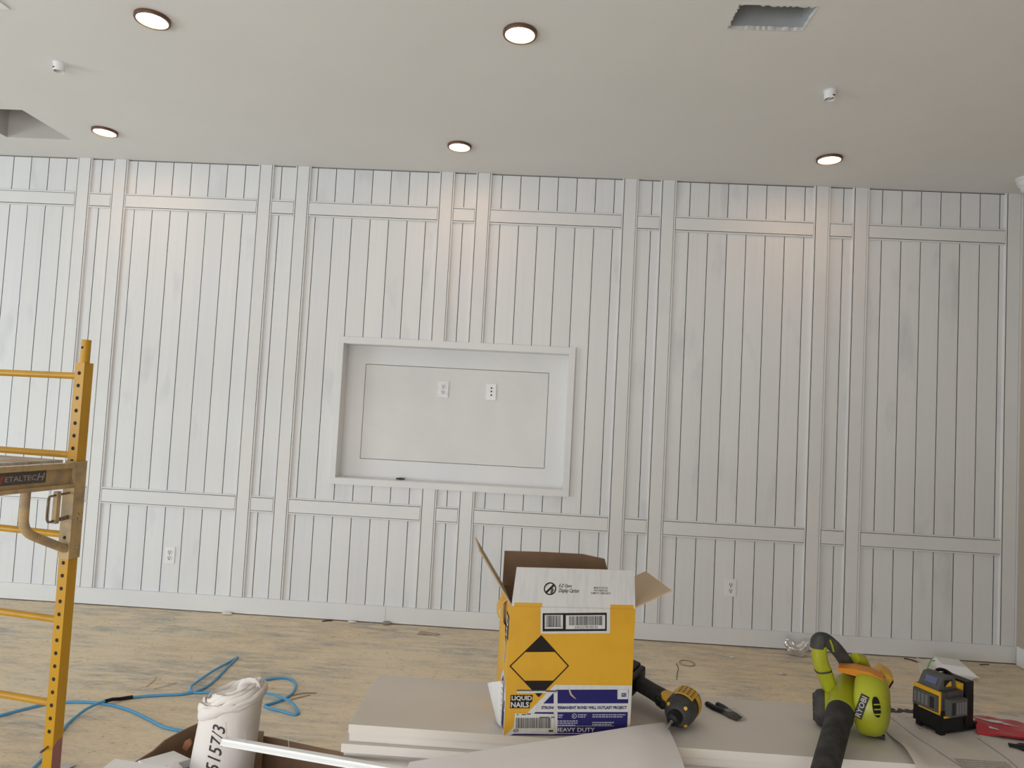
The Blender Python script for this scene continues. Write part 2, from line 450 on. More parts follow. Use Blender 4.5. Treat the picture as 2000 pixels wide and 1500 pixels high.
# side and front walls
bm = NB(); box(bm, XR, XR + WT, YF, 0.2, 0, H); struct(obj('wall_right', bm, M_WALLP))
bm = NB(); box(bm, XR - 0.016, XR, -6.9, -0.045, 0.004, 0.125); struct(obj('baseboard_right', bm, M_TRIM, bevel=0.002))
def window_wall(name, wname, horizontal, pos, a0, a1, w0, w1, z0, z1, wlabel):
    """a wall with one wide shop window; horizontal=True runs along X at y=pos"""
    bm = NB()
    def wb(s0, s1, zz0, zz1, t0, t1):
        if horizontal: box(bm, s0, s1, min(pos + t0, pos + t1), max(pos + t0, pos + t1), zz0, zz1)
        else: box(bm, min(pos + t0, pos + t1), max(pos + t0, pos + t1), s0, s1, zz0, zz1)
    wb(a0, w0, 0, H, 0, -WT); wb(w1, a1, 0, H, 0, -WT); wb(w0, w1, 0, z0, 0, -WT); wb(w0, w1, z1, H, 0, -WT)
    struct(obj(name, bm, M_WALLP))
    bm = NB(); n = 4
    for i in range(n + 1):
        s = w0 + (w1 - w0) * i / n; wb(max(s - 0.025, w0), min(s + 0.025, w1), z0, z1, -0.03, -0.08)
    for z in (z0, z1 - 0.05): wb(w0, w1, z, z + 0.05, -0.03, -0.08)
    fr = struct(obj(wname, bm, M_ALU), wlabel)
    for i in range(n):
        bm = NB(); wb(w0 + (w1 - w0) * i / n + 0.02, w0 + (w1 - w0) * (i + 1) / n - 0.02, z0 + 0.04, z1 - 0.04, -0.052, -0.058)
        obj('pane', bm, M_GLASS, fr)
window_wall('wall_left', 'window_1', False, XL, YF, 0.2, -6.7, -3.3, 0.07, 1.77, 'wide shop window in the left side wall')
window_wall('wall_front', 'window_2', True, YF, XL, XR, -0.5, 3.9, 0.06, 1.66, 'wide shop window behind the camera')

# ------------------------------------------------------------------ panelled back wall
NX0, NX1, NZ0, NZ1 = 2.476, 4.033, 0.963, 1.888          # niche opening
ND = 0.10                                                 # niche depth
bm = NB()
for (x0, x1, z0, z1) in ((XL - WT, NX0, 0, H), (NX1, XR + WT, 0, H), (NX0, NX1, 0, NZ0), (NX0, NX1, NZ1, H)):
    box(bm, x0, x1, 0.0125, 0.20, z0, z1)
box(bm, NX0, NX1, ND + 0.012, 0.20, NZ0, NZ1)
wall = struct(obj('wall_back', bm, M_BACK), 'white panelled wall with vertical planks, battens and rails')
# left stretch of the same wall outside the photograph
bm = NB(); box(bm, XL, -1.042, 0.0, 0.0124, 0, H); obj('plain_panel', bm, M_PLANK, wall)

M_RAW = mat('raw_wood_edge', (0.15, 0.105, 0.075), 0.9, spec=0.1)
def raw_edges(o, axes):
    o.data.materials.append(M_RAW)
    for p in o.data.polygons:
        if max(abs(p.normal[i]) for i in axes) > 0.9: p.material_index = 1
S = 0.130; GAP = 0.0046
def plank_mesh(z0, z1):
    bm = NB(); w2 = S - GAP
    vs = box(bm, 0, w2, 0.0, 0.0124, z0, z1)
    return bm
def plank(k, z0, z1, cache={}):
    x = k * S + GAP / 2
    wd = min(S - GAP, XR - x - 0.002)
    key = (z0, z1, round(wd, 3))
    if key not in cache:
        bm = NB(); box(bm, 0, wd, 0, 0.0124, z0, z1)
        o = obj('plank', bm, M_PLANK, wall, bevel=0.0006); raw_edges(o, (0, 2)); o.location = (x, 0, 0); cache[key] = o
    else: share('plank', cache[key], wall, (x, random.uniform(-.0004, .0004), 0))
ZT = H - 0.007
for k in range(-8, 54):
    if 19 <= k <= 30: plank(k, 1.90, ZT); plank(k, 0.02, 0.95)
    else: plank(k, 0.02, ZT)

def bead_bm(length, vertical):
    """little quarter-round strip, section 11 x 15 mm"""
    sec = [(0, 0), (0.0, -0.0125), (0.002, -0.0155), (0.006, -0.0165), (0.009, -0.0155), (0.011, -0.012), (0.011, 0)]
    bm = NB()
    if vertical: rings = [[Vector((a, b, z)) for a, b in sec] for z in (0, length)]
    else: rings = [[Vector((x, b, a)) for a, b in sec] for x in (0, length)]
    loft(bm, rings); return bm
BEADS = {}
def bead(parent, loc, length, vertical):
    key = (round(length, 4), vertical)
    if key not in BEADS:
        o = obj('bead_strip', bead_bm(length, vertical), M_TRIM, parent, smooth=40); o.location = loc; BEADS[key] = o
    else: share('bead_strip', BEADS[key], parent, loc)

BW, BG, BD = 0.0815, 0.0030, 0.011
BAT = [(-0.762, 0), (-0.500, 0), (0.531, 0), (0.793, 0), (1.8445, 0), (2.110, 0), (3.126, 1), (3.384, 1), (4.400, 0), (4.660, 0), (5.703, 0), (5.963, 0), (6.977, 2)]
BB = 0.116
def batten(cx, z0, z1, wd=BW, left=True, right=True, cache={}):
    key = (round(z0, 3), round(z1, 3), round(wd, 4))
    if key not in cache:
        bm = NB(); box(bm, -wd / 2, wd / 2, -0.0145, -0.0002, z0, z1)
        o = obj('batten', bm, M_TRIM, wall, bevel=0.0006); raw_edges(o, (0,)); cache[key] = o
    else: o = share('batten', cache[key], wall)
    o.location = (cx, 0, 0)
    if left: bead(o, (-wd / 2 - BG - BD, -0.0002, z0), z1 - z0, True)
    if right: bead(o, (wd / 2 + BG, -0.0002, z0), z1 - z0, True)
for cx, kind in BAT:
    if kind == 1: batten(cx, 1.9335, H - 0.001); batten(cx, BB, 0.9195)
    elif kind == 2: batten(cx, BB, H - 0.001, wd=0.084, right=False)
    else: batten(cx, BB, H - 0.001)
# corner scribe strip against the right wall
bm = NB(); box(bm, XR - 0.0105, XR - 0.0005, -0.020, -0.0002, 0.008, H - 0.001); obj('scribe_strip', bm, M_TRIM, wall)

def rail(x0, x1, z0, z1):
    bm = NB(); box(bm, 0, x1 - x0, -0.0140, -0.0002, z0, z1)
    o = obj('rail', bm, M_TRIM, wall, bevel=0.0006); raw_edges(o, (0, 2)); o.location = (x0, 0, 0)
    bead(o, (0, -0.0002, z1 + BG), x1 - x0, False)
    bead(o, (0, -0.0002, z0 - BG - BD), x1 - x0, False)
for i in range(len(BAT) - 1):
    e = BW / 2 + BG + BD + 0.0016
    x0 = BAT[i][0] + e; x1 = BAT[i + 1][0] - (e if BAT[i + 1][1] != 2 else e + 0.001)
    rail(x0, x1, 2.780, 2.8615); rail(x0, x1, 0.708, 0.793)

# baseboard in two lengths, butt joint left of centre
bb = bpy.data.objects.new('baseboard_back', None); COL.objects.link(bb); struct(bb, 'tall flat white baseboard in two lengths')
for x0, x1 in ((XL, 2.8785), (2.8800, XR - 0.011)):
    bm = NB(); box(bm, x0, x1, -0.0185, -0.0002, 0.007, 0.115); obj('baseboard_board', bm, M_TRIM, bb, bevel=0.0015)

# ------------------------------------------------------------------ recessed media niche
nf = bpy.data.objects.new('trim_1', None); COL.objects.link(nf); struct(nf, 'white framed media niche recessed in the panelled wall')
FO = (2.437, 4.074, 0.920, 1.9335)
for (x0, x1, z0, z1) in ((FO[0], FO[1], NZ1, FO[3]), (FO[0], FO[1], FO[2], NZ0), (FO[0], NX0, NZ0 + .0003, NZ1 - .0003), (NX1, FO[1], NZ0 + .0003, NZ1 - .0003)):
    bm = NB(); box(bm, x0, x1, -0.024, -0.0002, z0, z1); obj('casing', bm, M_TRIM, nf, bevel=0.0008)
for (x0, x1, z0, z1) in ((NX0, NX1, NZ1 - .0015, NZ1), (NX0, NX1, NZ0, NZ0 + .0015), (NX0, NX0 + .0015, NZ0, NZ1), (NX1 - .0015, NX1, NZ0, NZ1)):
    bm = NB(); box(bm, x0, x1, -0.0002, ND, z0, z1); obj('reveal', bm, M_TRIM, nf)
IX0, IX1, IZ0, IZ1 = 2.6095, 3.9015, 1.0945, 1.758
for (x0, x1, z0, z1) in ((NX0, NX1, IZ1 + .002, NZ1), (NX0, NX1, NZ0, IZ0 - .002), (NX0, IX0 - .002, IZ0 - .002, IZ1 + .002), (IX1 + .002, NX1, IZ0 - .002, IZ1 + .002)):
    bm = NB(); box(bm, x0, x1, ND, ND + 0.0119, z0, z1); obj('back_border', bm, M_TRIM, nf)
bm = NB(); box(bm, IX0 + .0015, IX1 - .0015, ND + 0.001, ND + 0.0119, IZ0 + .0015, IZ1 - .0015); obj('inset_panel', bm, M_NICHE, nf)

# ------------------------------------------------------------------ wall plates
def outlet(name, label, cx, cz, y, tilt=0.0, data=False):
    t = thing(name, label, 'wall outlet' if not data else 'wall plate', (cx, y, cz - 0.057))
    bm = NB(); box(bm, -0.035, 0.035, -0.006, -0.0002, 0, 0.114); obj('plate', bm, M_WHITEP, t, bevel=0.0025)
    if data:
        for zz in (0.083, 0.060, 0.034):
            bm = NB(); lathe(bm, (0.002, -0.006, zz), (0, -1, 0), [(0.0055, 0), (0.0055, 0.002), (0.0032, 0.002), (0.0032, 0.0022)], 16)
            obj('jack', bm, M_DARK, t)
        for zz in (0.102, 0.014):
            bm = NB(); lathe(bm, (0, -0.006, zz), (0, -1, 0), [(0.003, 0), (0.0025, 0.001)], 12); obj('screw', bm, M_STEEL, t)
        return t
    for zz in (0.0765, 0.0375):
        bm = NB()
        lathe(bm, (0, -0.006, zz), (0, -1, 0), [(0.0172, 0), (0.0165, 0.0025)], 20)
        r = obj('receptacle', bm, mat('receptacle_plastic', (0.80, 0.80, 0.79), 0.35), t, smooth=40)
        bm = NB(); box(bm, -0.0085, -0.0052, -0.0090, -0.0084, zz - 0.002, zz + 0.010); box(bm, 0.0048, 0.0081, -0.0090, -0.0084, zz - 0.002, zz + 0.009)
        lathe(bm, (0, -0.0084, zz - 0.0085), (0, -1, 0), [(0.0040, 0), (0.0040, 0.0006)], 10)
        obj('slots', bm, M_DARK, r)
    bm = NB(); lathe(bm, (0, -0.006, 0.057), (0, -1, 0), [(0.003, 0), (0.0025, 0.001)], 12); obj('screw', bm, M_STEEL, t)
    return t
outlet('wall_outlet', 'white duplex outlet low on the wall near the yellow scaffold', 1.356, 0.367, 0)
outlet('wall_outlet', 'white duplex outlet low on the wall right of the yellow carton', 5.180, 0.379, 0)
o = outlet('wall_outlet', 'white duplex outlet under clear film inside the niche', 3.167, 1.607, ND)
bm = NB()
grid_sheet(bm, lambda u, v: Vector((-0.040 + 0.078 * u + 0.002 * math.sin(9 * v), -0.0105 - 0.0022 * math.sin(7 * u + 5 * v) * math.cos(11 * v), -0.003 + 0.120 * v)), 9, 12)
obj('protective_film', bm, mat('film', (0.9, 0.9, 0.92), 0.12, alpha=0.25), o, smooth=50)
outlet('data_plate', 'white plate with three dark jacks inside the niche', 3.504, 1.607, ND, data=True)

# little tool left on the niche ledge
bm = NB()
sweep(bm, [(2.882, 0.046, 0.9722), (2.905, 0.048, 0.9722), (2.920, 0.050, 0.9722), (2.942, 0.052, 0.9722)], [0.0045, 0.007, 0.007, 0.005], 10)
tag(obj('driver_bit', bm, M_DGREY, smooth=40), 'small dark metal bit lying on the niche ledge', 'tool bit')

# ------------------------------------------------------------------ ceiling fittings
def downlight(label, x, y):
    t = thing('downlight', label, 'ceiling light', (x, y, H), 0, 'round ceiling downlights')
    bm = NB()
    lathe(bm, (0, 0, -0.0003), (0, 0, -1), [(0.0755, 0), (0.0755, 0.011), (0.0735, 0.0155), (0.0650, 0.0155), (0.0635, 0.006)], 48)
    obj('trim_ring', bm, M_BRONZE, t, smooth=35)
    bm = NB(); lathe(bm, (0, 0, -0.0005), (0, 0, -1), [(0.0632, 0.0), (0.0632, 0.0095), (0.058, 0.0120), (0.03, 0.0135), (0.002, 0.0138)], 48)
    obj('lens', bm, M_LENS, t, smooth=40)
downlight('lit round downlight near the ceiling\'s upper left, beyond the scaffold', 2.0396, -1.806)
downlight('lit round downlight at the top centre, nearest the camera', 3.676, -1.781)
downlight('lit round downlight beside the painted ceiling shaft at left', 0.993, -0.512)
downlight('lit round downlight near the wall above the niche', 3.263, -0.487)
downlight('lit round downlight near the wall at right', 5.543, -0.502)

def sprinkler(label, x, y, rz):
    t = thing('sprinkler_head', label, 'sprinkler', (x, y, H), rz, 'ceiling sprinkler heads')
    bm = NB(); lathe(bm, (0, 0, -0.0003), (0, 0, -1), [(0.033, 0), (0.033, 0.002), (0.0285, 0.003)], 28); obj('escutcheon', bm, M_WHITEP, t, smooth=40)
    bm = NB(); lathe(bm, (0, 0, -0.003), (0, 0, -1), [(0.0275, 0), (0.0270, 0.038), (0.0262, 0.040), (0.0245, 0.040), (0.0245, 0.008), (0.004, 0.008)], 28); obj('cup', bm, M_WHITEP, t, smooth=40)
    bm = NB(); box(bm, -0.006, 0.008, -0.0281, -0.0262, -0.033, -0.0275); obj('cup_slot', bm, M_DARK, t)
    bm = NB(); cyl(bm, (0, 0, -0.011), (0, 0, -0.030), 0.009, 0.007, 12); lathe(bm, (0, 0, -0.030), (0, 0, -1), [(0.0205, 0), (0.0215, 0.003), (0.005, 0.006)], 16)
    obj('deflector', bm, M_PINKC, t, smooth=40)
    bm = NB(); box(bm, -0.0025, 0.0025, -0.020, 0.020, -0.038, -0.012); obj('bridge', bm, M_WHITEP, t)
sprinkler('white sprinkler cup on the ceiling at upper left', 1.302, -1.366, -0.5)
sprinkler('white sprinkler cup on the ceiling at upper right', 5.196, -1.345, 0.35)

# detector at the right edge, wrapped in crinkled film
t = thing('smoke_detector', 'white ceiling detector wrapped in crinkled film at right edge', 'smoke detector', (6.862, -0.30, H))
bm = NB(); lathe(bm, (0, 0, -0.0003), (0, 0, -1), [(0.062, 0), (0.064, 0.012), (0.060, 0.020)], 32); obj('base', bm, M_DUST, t, smooth=40)
bm = NB(); rd = random.Random(5)
lathe(bm, (0, 0, -0.018), (0, 0, -1), [(0.054, 0), (0.054, 0.012), (0.052, 0.024), (0.049, 0.034), (0.036, 0.042), (0.034, 0.054), (0.028, 0.066), (0.016, 0.076), (0.004, 0.079)], 30)
for v in bm.verts:
    v.co += Vector((rd.uniform(-1, 1), rd.uniform(-1, 1), rd.uniform(-1, 1))) * 0.0028
obj('film_wrap', bm, M_DUST, t, smooth=30)

# edge of a vent frame cut off by the photograph's top left corner
t = thing('ceiling_vent', 'white ceiling vent at the top left corner', 'vent', (1.29, -1.98, H))
bm = NB()
for x0, x1, y0, y1 in ((-0.13, 0.13, 0.105, 0.13), (-0.13, 0.13, -0.13, -0.105), (-0.13, -0.105, -0.105, 0.105), (0.105, 0.13, -0.105, 0.105)):
    box(bm, x0, x1, y0, y1, -0.008, -0.0003)
obj('vent_frame', bm, M_WHITEP, t)
bm = NB(); box(bm, -0.105, 0.105, -0.105, 0.105, -0.002, -0.0003); obj('vent_back', bm, M_GREY, t)
for i in range(7):
    bm = NB(); box(bm, -0.104, 0.104, -0.012, 0.012, -0.0015, 0.0, Matrix.Translation((0, -0.09 + 0.03 * i, -0.006)) @ Matrix.Rotation(0.25, 4, 'X')); obj('slat', bm, M_WHITEP, t)

# ================================================================== SCAFFOLD (rolling, yellow)
SA = math.atan2(-0.186, -0.982)          # direction of the scaffold's length (towards the camera)
sc = thing('rolling_scaffold', 'yellow steel rolling scaffold with perforated posts at left', 'scaffold', (2.128, -2.2, 0), math.atan2(-0.186, 0.982))
# local axes: -x runs along the end frame's rungs, -y along the platform towards the camera
PW, FWD, SLEN = 0.0205, 0.735, 1.75       # half post width, frame width, length
def post(x, y, full):
    bm = NB(); box(bm, x - PW, x + PW, y - PW, y + PW, 0.0085, 1.553)
    p = obj('post', bm, M_YEL, sc, bevel=0.003)
    bm = NB(); cyl(bm, (x, y, 1.54), (x, y, 1.640), 0.0165, None, 18); cp = obj('coupling_pin', bm, M_YEL, sc, smooth=40)
    bm = NB(); lathe(bm, (x, y - 0.0163, 1.610), (0, -1, 0), [(0.0048, 0), (0.0048, 0.0006)], 12); obj('pin_hole', bm, M_DARK, cp)
    for k in range(30):
        z = 0.206 + 0.0467 * k
        if full and 0.84 < z < 1.16: continue
        if z > 1.535: continue
        bm = NB(); lathe(bm, (x, y - PW - 0.0001, z), (0, -1, 0), [(0.0072, 0), (0.0072, 0.0006)], 12); obj('pin_hole', bm, M_DARK, p)
    bm = NB(); cyl(bm, (x, y - PW - 0.030, 0.145), (x, y + PW + 0.012, 0.163), 0.0045, None, 10); obj('locking_pin', bm, M_RUST, sc)
    bm = NB(); box(bm, x - 0.055, x + 0.055, y - 0.055, y + 0.055, 0.0005, 0.008); obj('foot_plate', bm, M_RUST, sc, bevel=0.001)
for y in (0, -SLEN):
    for x in (0, -FWD): post(x, y, x == 0 and y == 0)
    for z in (1.503, 1.207, 0.911, 0.600, 0.298):
        bm = NB(); cyl(bm, (-PW - 0.0005, y, z), (-FWD + PW + 0.0005, y, z), 0.0125, None, 16); obj('rung', bm, M_YEL, sc, smooth=40)
# maroon paint patch at the foot of the nearest post
bm = NB(); prism(bm, [(-0.0200, 0.06), (0.0195, 0.06), (0.0195, 0.172), (0.0, 0.170), (-0.0200, 0.150)], -0.0003, 0.0003, Matrix.Translation((PW + 0.0004, 0, 0)) @ Matrix.Rotation(PI / 2, 4, 'Z')); obj('paint_patch', bm, M_MAROON, sc)
# platform side rails with sleeves around the posts
for x in (0, -FWD):
    for y in (0, -SLEN):
        bm = NB(); o2 = PW + 0.0042
        for a0, a1, b0, b1 in ((-o2, o2, PW + .0003, o2), (-o2, o2, -o2, -PW - .0003), (-o2, -PW - .0003, -PW - .0003, PW + .0003), (PW + .0003, o2, -PW - .0003, PW + .0003)):
            box(bm, x + a0, x + a1, y + b0, y + b1, 0.828, 1.187)
        sl = obj('sleeve', bm, M_YELD, sc)
        for z in (1.128, 0.906):
            bm = NB(); lathe(bm, (x, y - o2 - 0.0001, z), (0, -1, 0), [(0.0066, 0), (0.0066, 0.0006)], 12); obj('pin_hole', bm, M_DARK, sl)
        rd = random.Random(int(100 * (x + 9) + 10 * y))
        bm = NB()
        for i in range(16):        # chipped paint on the side face
            zz, yy, r = rd.uniform(0.85, 1.06), y + rd.uniform(-0.020, 0.020), rd.uniform(0.0008, 0.0035)
            lathe(bm, (x + o2 + 0.00005, yy, zz), (1, 0, 0), [(r, 0), (r, 0.0004)], 7)
        ch = obj('paint_chips', bm, M_RUST, sl)
    sgn = 1 if x == 0 else -1
    xo = x + sgn * 0.006
    y0, y1 = -PW - 0.0052, -SLEN + PW + 0.0052
    # C-channel rail: web with folded top and bottom lips
    bm = NB()
    box(bm, xo - 0.003, xo + 0.003, y1, y0, 1.090, 1.181)
    box(bm, xo + sgn * 0.003 - (0 if sgn > 0 else 0.018), xo + sgn * 0.003 + (0.018 if sgn > 0 else 0), y1, y0, 1.163, 1.181)
    box(bm, xo + sgn * 0.003 - (0 if sgn > 0 else 0.018), xo + sgn * 0.003 + (0.018 if sgn > 0 else 0), y1, y0, 1.090, 1.104)
    rl = obj('side_rail', bm, M_YELD, sc, bevel=0.0015)
    if x == 0:
        bm = NB(); box(bm, xo + 0.0031, xo + 0.0037, -0.50, -0.134, 1.1175, 1.1600); obj('name_label', bm, M_LABEL, sc)
        bm = NB(); text(bm, 'ETALTEC', lambda a, b: Vector((xo + 0.0041, -0.290 + 0.117 * a, 1.129 + 0.018 * b)), 0.012, 0.0); text(bm, 'H', lambda a, b: Vector((xo + 0.0041, -0.171 + 0.032 * a, 1.126 + 0.026 * b)), 0.012, 0.25)
        obj('lettering', bm, M_LETG, sc)
        bm = NB(); text(bm, 'M', lambda a, b: Vector((xo + 0.0041, -0.332 + 0.040 * a, 1.124 + 0.028 * b)), 0.03, 0.3); obj('lettering', bm, mat('faded_red_letter', (0.36, 0.09, 0.06), 0.6), sc)
        # bent tube brace below the rail, running back to the sleeve
        P = [(0.0, -0.205, 1.0895), (0.0, -0.205, 1.03), (0.0, -0.203, 0.985), (0.0, -0.190, 0.955), (0.0, -0.165, 0.935), (0.0, -0.10, 0.902), (0.0, -PW - 0.0045, 0.866)]
        bm = NB(); sweep(bm, smooth_path([(xo, p[1], p[2]) for p in P], 5), 0.0155, 14, hint=(1, 0, 0)); obj('bent_brace', bm, M_YELD, sc, smooth=45)
        # spring latch: rectangular wire loop on a small bracket
        yb = -PW - 0.0045
        P = [(xo, yb, 1.070), (xo, yb - 0.075, 1.065), (xo, yb - 0.086, 1.058), (xo, yb - 0.088, 1.040), (xo, yb - 0.088, 0.992), (xo, yb - 0.084, 0.978), (xo, yb - 0.072, 0.973), (xo, yb, 0.985)]
        bm = NB(); sweep(bm, smooth_path(P, 4), 0.0042, 8, hint=(1, 0, 0)); lt = obj('latch_wire', bm, M_RUST, sc, smooth=45)
        bm = NB(); box(bm, xo - 0.009, xo + 0.009, yb - 0.060, yb - 0.044, 0.965, 1.080); obj('latch_bracket', bm, M_YELD, sc, bevel=0.001)
        bm = NB(); cyl(bm, (xo, yb, 0.9805), (xo, yb - 0.036, 0.9775), 0.0075, None, 10); obj('latch_spring', bm, M_RUST, sc)
# deck
bm = NB(); box(bm, -FWD + 0.004, -0.004, -SLEN + 0.055, -0.055, 1.1815, 1.192); obj('deck', bm, M_PLY, sc)

# ================================================================== BLUE AIR HOSE
HZ = 0.0066
hz = thing('air_hose', 'blue air hose looping across the subfloor', 'hose', (1.96, -1.45, 0))
def hose(pts, name='hose_length', r=0.0062, per=6, z=None):
    P = [Vector((x - 1.96, y + 1.45, (z[i] if z else HZ))) for i, (x, y) in enumerate(pts)]
    bm = NB(); sweep(bm, smooth_path(P, per), r, 10, hint=(0, 0, 1)); return obj(name, bm, M_BLUE, hz, smooth=50)
A = [(1.35, -1.95), (1.47, -1.80), (1.542, -1.701), (1.592, -1.627), (1.65, -1.557), (1.709, -1.530), (1.784, -1.513), (1.882, -1.513), (1.979, -1.537), (2.079, -1.581), (2.189, -1.645), (2.284, -1.701), (2.387, -1.723), (2.50, -1.74)]
hose(A)
B = [(2.02, -2.30), (1.996, -2.132), (1.974, -2.027), (1.931, -1.915), (1.887, -1.788), (1.865, -1.705), (1.871, -1.598), (1.905, -1.502), (1.962, -1.437), (2.03, -1.402), (2.112, -1.375), (2.187, -1.349), (2.237, -1.296), (2.251, -1.19), (2.236, -1.011), (2.224, -0.875), (2.219, -0.820), (2.212, -0.872), (2.196, -1.075), (2.187, -1.235), (2.191, -1.292), (2.219, -1.324), (2.274, -1.318), (2.332, -1.305), (2.403, -1.247), (2.468, -1.151), (2.516, -1.096), (2.578, -1.069), (2.634, -1.095), (2.673, -1.166), (2.688, -1.263), (2.667, -1.345), (2.634, -1.389), (2.613, -1.415), (2.641, -1.436), (2.712, -1.463), (2.778, -1.488), (2.793, -1.464), (2.735, -1.394), (2.65, -1.333), (2.567, -1.308), (2.492, -1.305)]
zz = [HZ] * len(B)
for i in (6, 7): zz[i] = HZ + 0.012
for i in (18, 19, 20): zz[i] = HZ + 0.011
for i in (38, 39, 40): zz[i] = HZ + 0.012
hose(B, z=zz)
bm = NB(); sweep(bm, [Vector((x - 1.96, y + 1.45, z)) for x, y, z in ((1.897, -1.518, 0.0192), (1.914, -1.488, 0.0170), (1.935, -1.463, 0.0105), (1.962, -1.437, 0.0085), (1.978, -1.428, 0.0085))], 0.0082, 12, hint=(0, 0, 1)); obj('splice_sleeve', bm, M_BLK, hz, smooth=45)

# ================================================================== STACK OF BOARDS ON SAWHORSES
ST = 0.75                     # top of the stack
TB = 0.0182
lab = ['topmost wide primed white board of the stack under the yellow carton',
       'second wide primed white board from the top of the stack',
       'third wide primed white board from the top of the stack',
       'fourth wide primed white board of the stack, edge wrapped in film',
       'lowest wide primed white board of the stack on the sawhorses']
offs = [(3.463, 0, 0), (3.465, 0.003, 0), (3.452, -0.010, 0), (3.455, 0.004, 0), (3.458, 0.006, 0)]
for i, (x0, dy, _) in enumerate(offs):
    bm = NB(); z1 = ST - i * (TB + 0.0003)
    box(bm, 0, 2.44, -0.1455, 0.1455, -TB, 0)
    b_ = obj('primed_board', bm, M_BOARD, bevel=0.0012); b_.location = (x0, -3.0655 + dy, z1)
    tag(b_, lab[i], 'board', 'stack of wide primed boards')
    if i == 3:
        bm = NB(); rd = random.Random(2)
        grid_sheet(bm, lambda u, v: Vector((-0.0008 + 0.34 * u, -0.1462 - 0.0009 * rd.random(), -0.036 + 0.035 * v)), 24, 3)
        obj('film_wrap', bm, M_WRAP, b_, smooth=60)
SB = ST - 5 * (TB + 0.0003)   # underside
def sawhorse(x, label):
    t = thing('sawhorse', label, 'sawhorse', (x, -3.06, 0), 0, 'sawhorses under the board stack')
    bm = NB(); box(bm, -0.019, 0.019, -0.30, 0.30, SB - 0.0895, SB - 0.0005); obj('beam', bm, M_DPINE, t, bevel=0.002)
    for sx in (-1, 1):
        for sy in (-1, 1):
            bm = NB(); top = Vector((sx * 0.030, sy * 0.24, SB - 0.02)); bot = Vector((sx * 0.16, sy * 0.27, 0.001))
            d = (bot - top); a, b = frame_of(d, (0, 1, 0))
            loft(bm, [[p + a * u * 0.0445 + b * v * 0.009 for u, v in ((-1, -1), (1, -1), (1, 1), (-1, 1))] for p in (top, bot)])
            obj('leg', bm, M_PINE, t)
    for sy in (-1, 1):
        bm = NB(); prism(bm, [(-0.115, 0.20), (0.115, 0.20), (0.098, 0.27), (-0.098, 0.27)], sy * 0.215 - 0.006, sy * 0.215 + 0.006); obj('brace', bm, M_PINE, t)
sawhorse(3.612, 'brown wooden sawhorse under the left end of the board stack')
sawhorse(5.30, 'brown wooden sawhorse under the right end of the board stack')

# ================================================================== YELLOW ADHESIVE CARTON
CW, CD, CH = 0.278, 0.195, 0.273
ct = thing('adhesive_carton', 'open yellow and blue LIQUID NAILS carton with raised flaps', 'carton', (3.80, -3.2135, ST + 0.0005), math.radians(8.7))
TK = 0.0035
bm = NB(); box(bm, 0, CW, 0, TK, 0, CH); front = obj('front_panel', bm, M_CYEL, ct)
bm = NB(); box(bm, 0, CW, CD - TK, CD, 0, CH); obj('back_panel', bm, M_KRAFT, ct)
bm = NB(); box(bm, 0, TK, TK, CD - TK, 0, CH); left = obj('side_panel', bm, M_CYEL, ct)
bm = NB(); box(bm, CW - TK, CW, TK, CD - TK, 0, CH); obj('side_panel', bm, M_KRAFT, ct)
bm = NB(); box(bm, TK, CW - TK, TK, CD - TK, 0, TK); obj('bottom_panel', bm, M_KRAFT, ct)
# inner brown lining of the yellow panels
bm = NB(); box(bm, TK, CW - TK, TK + .0002, TK + .0012, TK, CH - .001); box(bm, TK + .0002, TK + .0012, TK + .0012, CD - TK, TK, CH - .001); obj('inner_lining', bm, M_KRAFT, ct)
# flaps
def slab(bm, quad, th):
    """quad of 4 points, thickened along its normal"""
    q = [Vector(p) for p in quad]; n = (q[1] - q[0]).cross(q[2] - q[0]).normalized() * th
    A = [bm.verts.new(p) for p in q]; B = [bm.verts.new(p + n) for p in q]
    bm.faces.new(A[::-1]); bm.faces.new(B)
    for i in range(4): bm.faces.new((A[i], A[(i + 1) % 4], B[(i + 1) % 4], B[i]))
bm = NB(); slab(bm, [(0.002, 0.001, CH), (CW, 0.001, CH), (CW - 0.004, 0.006, CH + 0.083), (0.010, 0.006, CH + 0.083)], -0.003); fflap = obj('front_flap', bm, M_CWHT, ct)
bm = NB()
bpts = [(0.002, CH), (CW - 0.002, CH), (CW - 0.022, CH + 0.068), (0.20, CH + 0.078), (0.10, CH + 0.080), (0.004, CH + 0.080)]
A = [bm.verts.new((x, CD - 0.003 + (z - CH) * 0.12, z)) for x, z in bpts]; B_ = [bm.verts.new((x, CD + (z - CH) * 0.12, z)) for x, z in bpts]
bm.faces.new(A); bm.faces.new(B_[::-1])
for i in range(6): bm.faces.new((A[i], B_[i], B_[(i + 1) % 6], A[(i + 1) % 6]))
obj('back_flap', bm, M_KRAFT, ct)
bm = NB(); slab(bm, [(0.001, 0.001, CH), (0.001, CD - 0.008, CH), (-0.073, CD - 0.010, CH + 0.113), (-0.073, 0.003, CH + 0.113)], 0.003); obj('side_flap', bm, M_KRAFT2, ct)
bm = NB(); slab(bm, [(CW - 0.001, 0.002, CH), (CW + 0.083, 0.004, CH + 0.040), (CW + 0.083, CD - 0.004, CH + 0.040), (CW - 0.001, CD - 0.004, CH)], 0.003); obj('side_flap', bm, M_KRAFT2, ct)

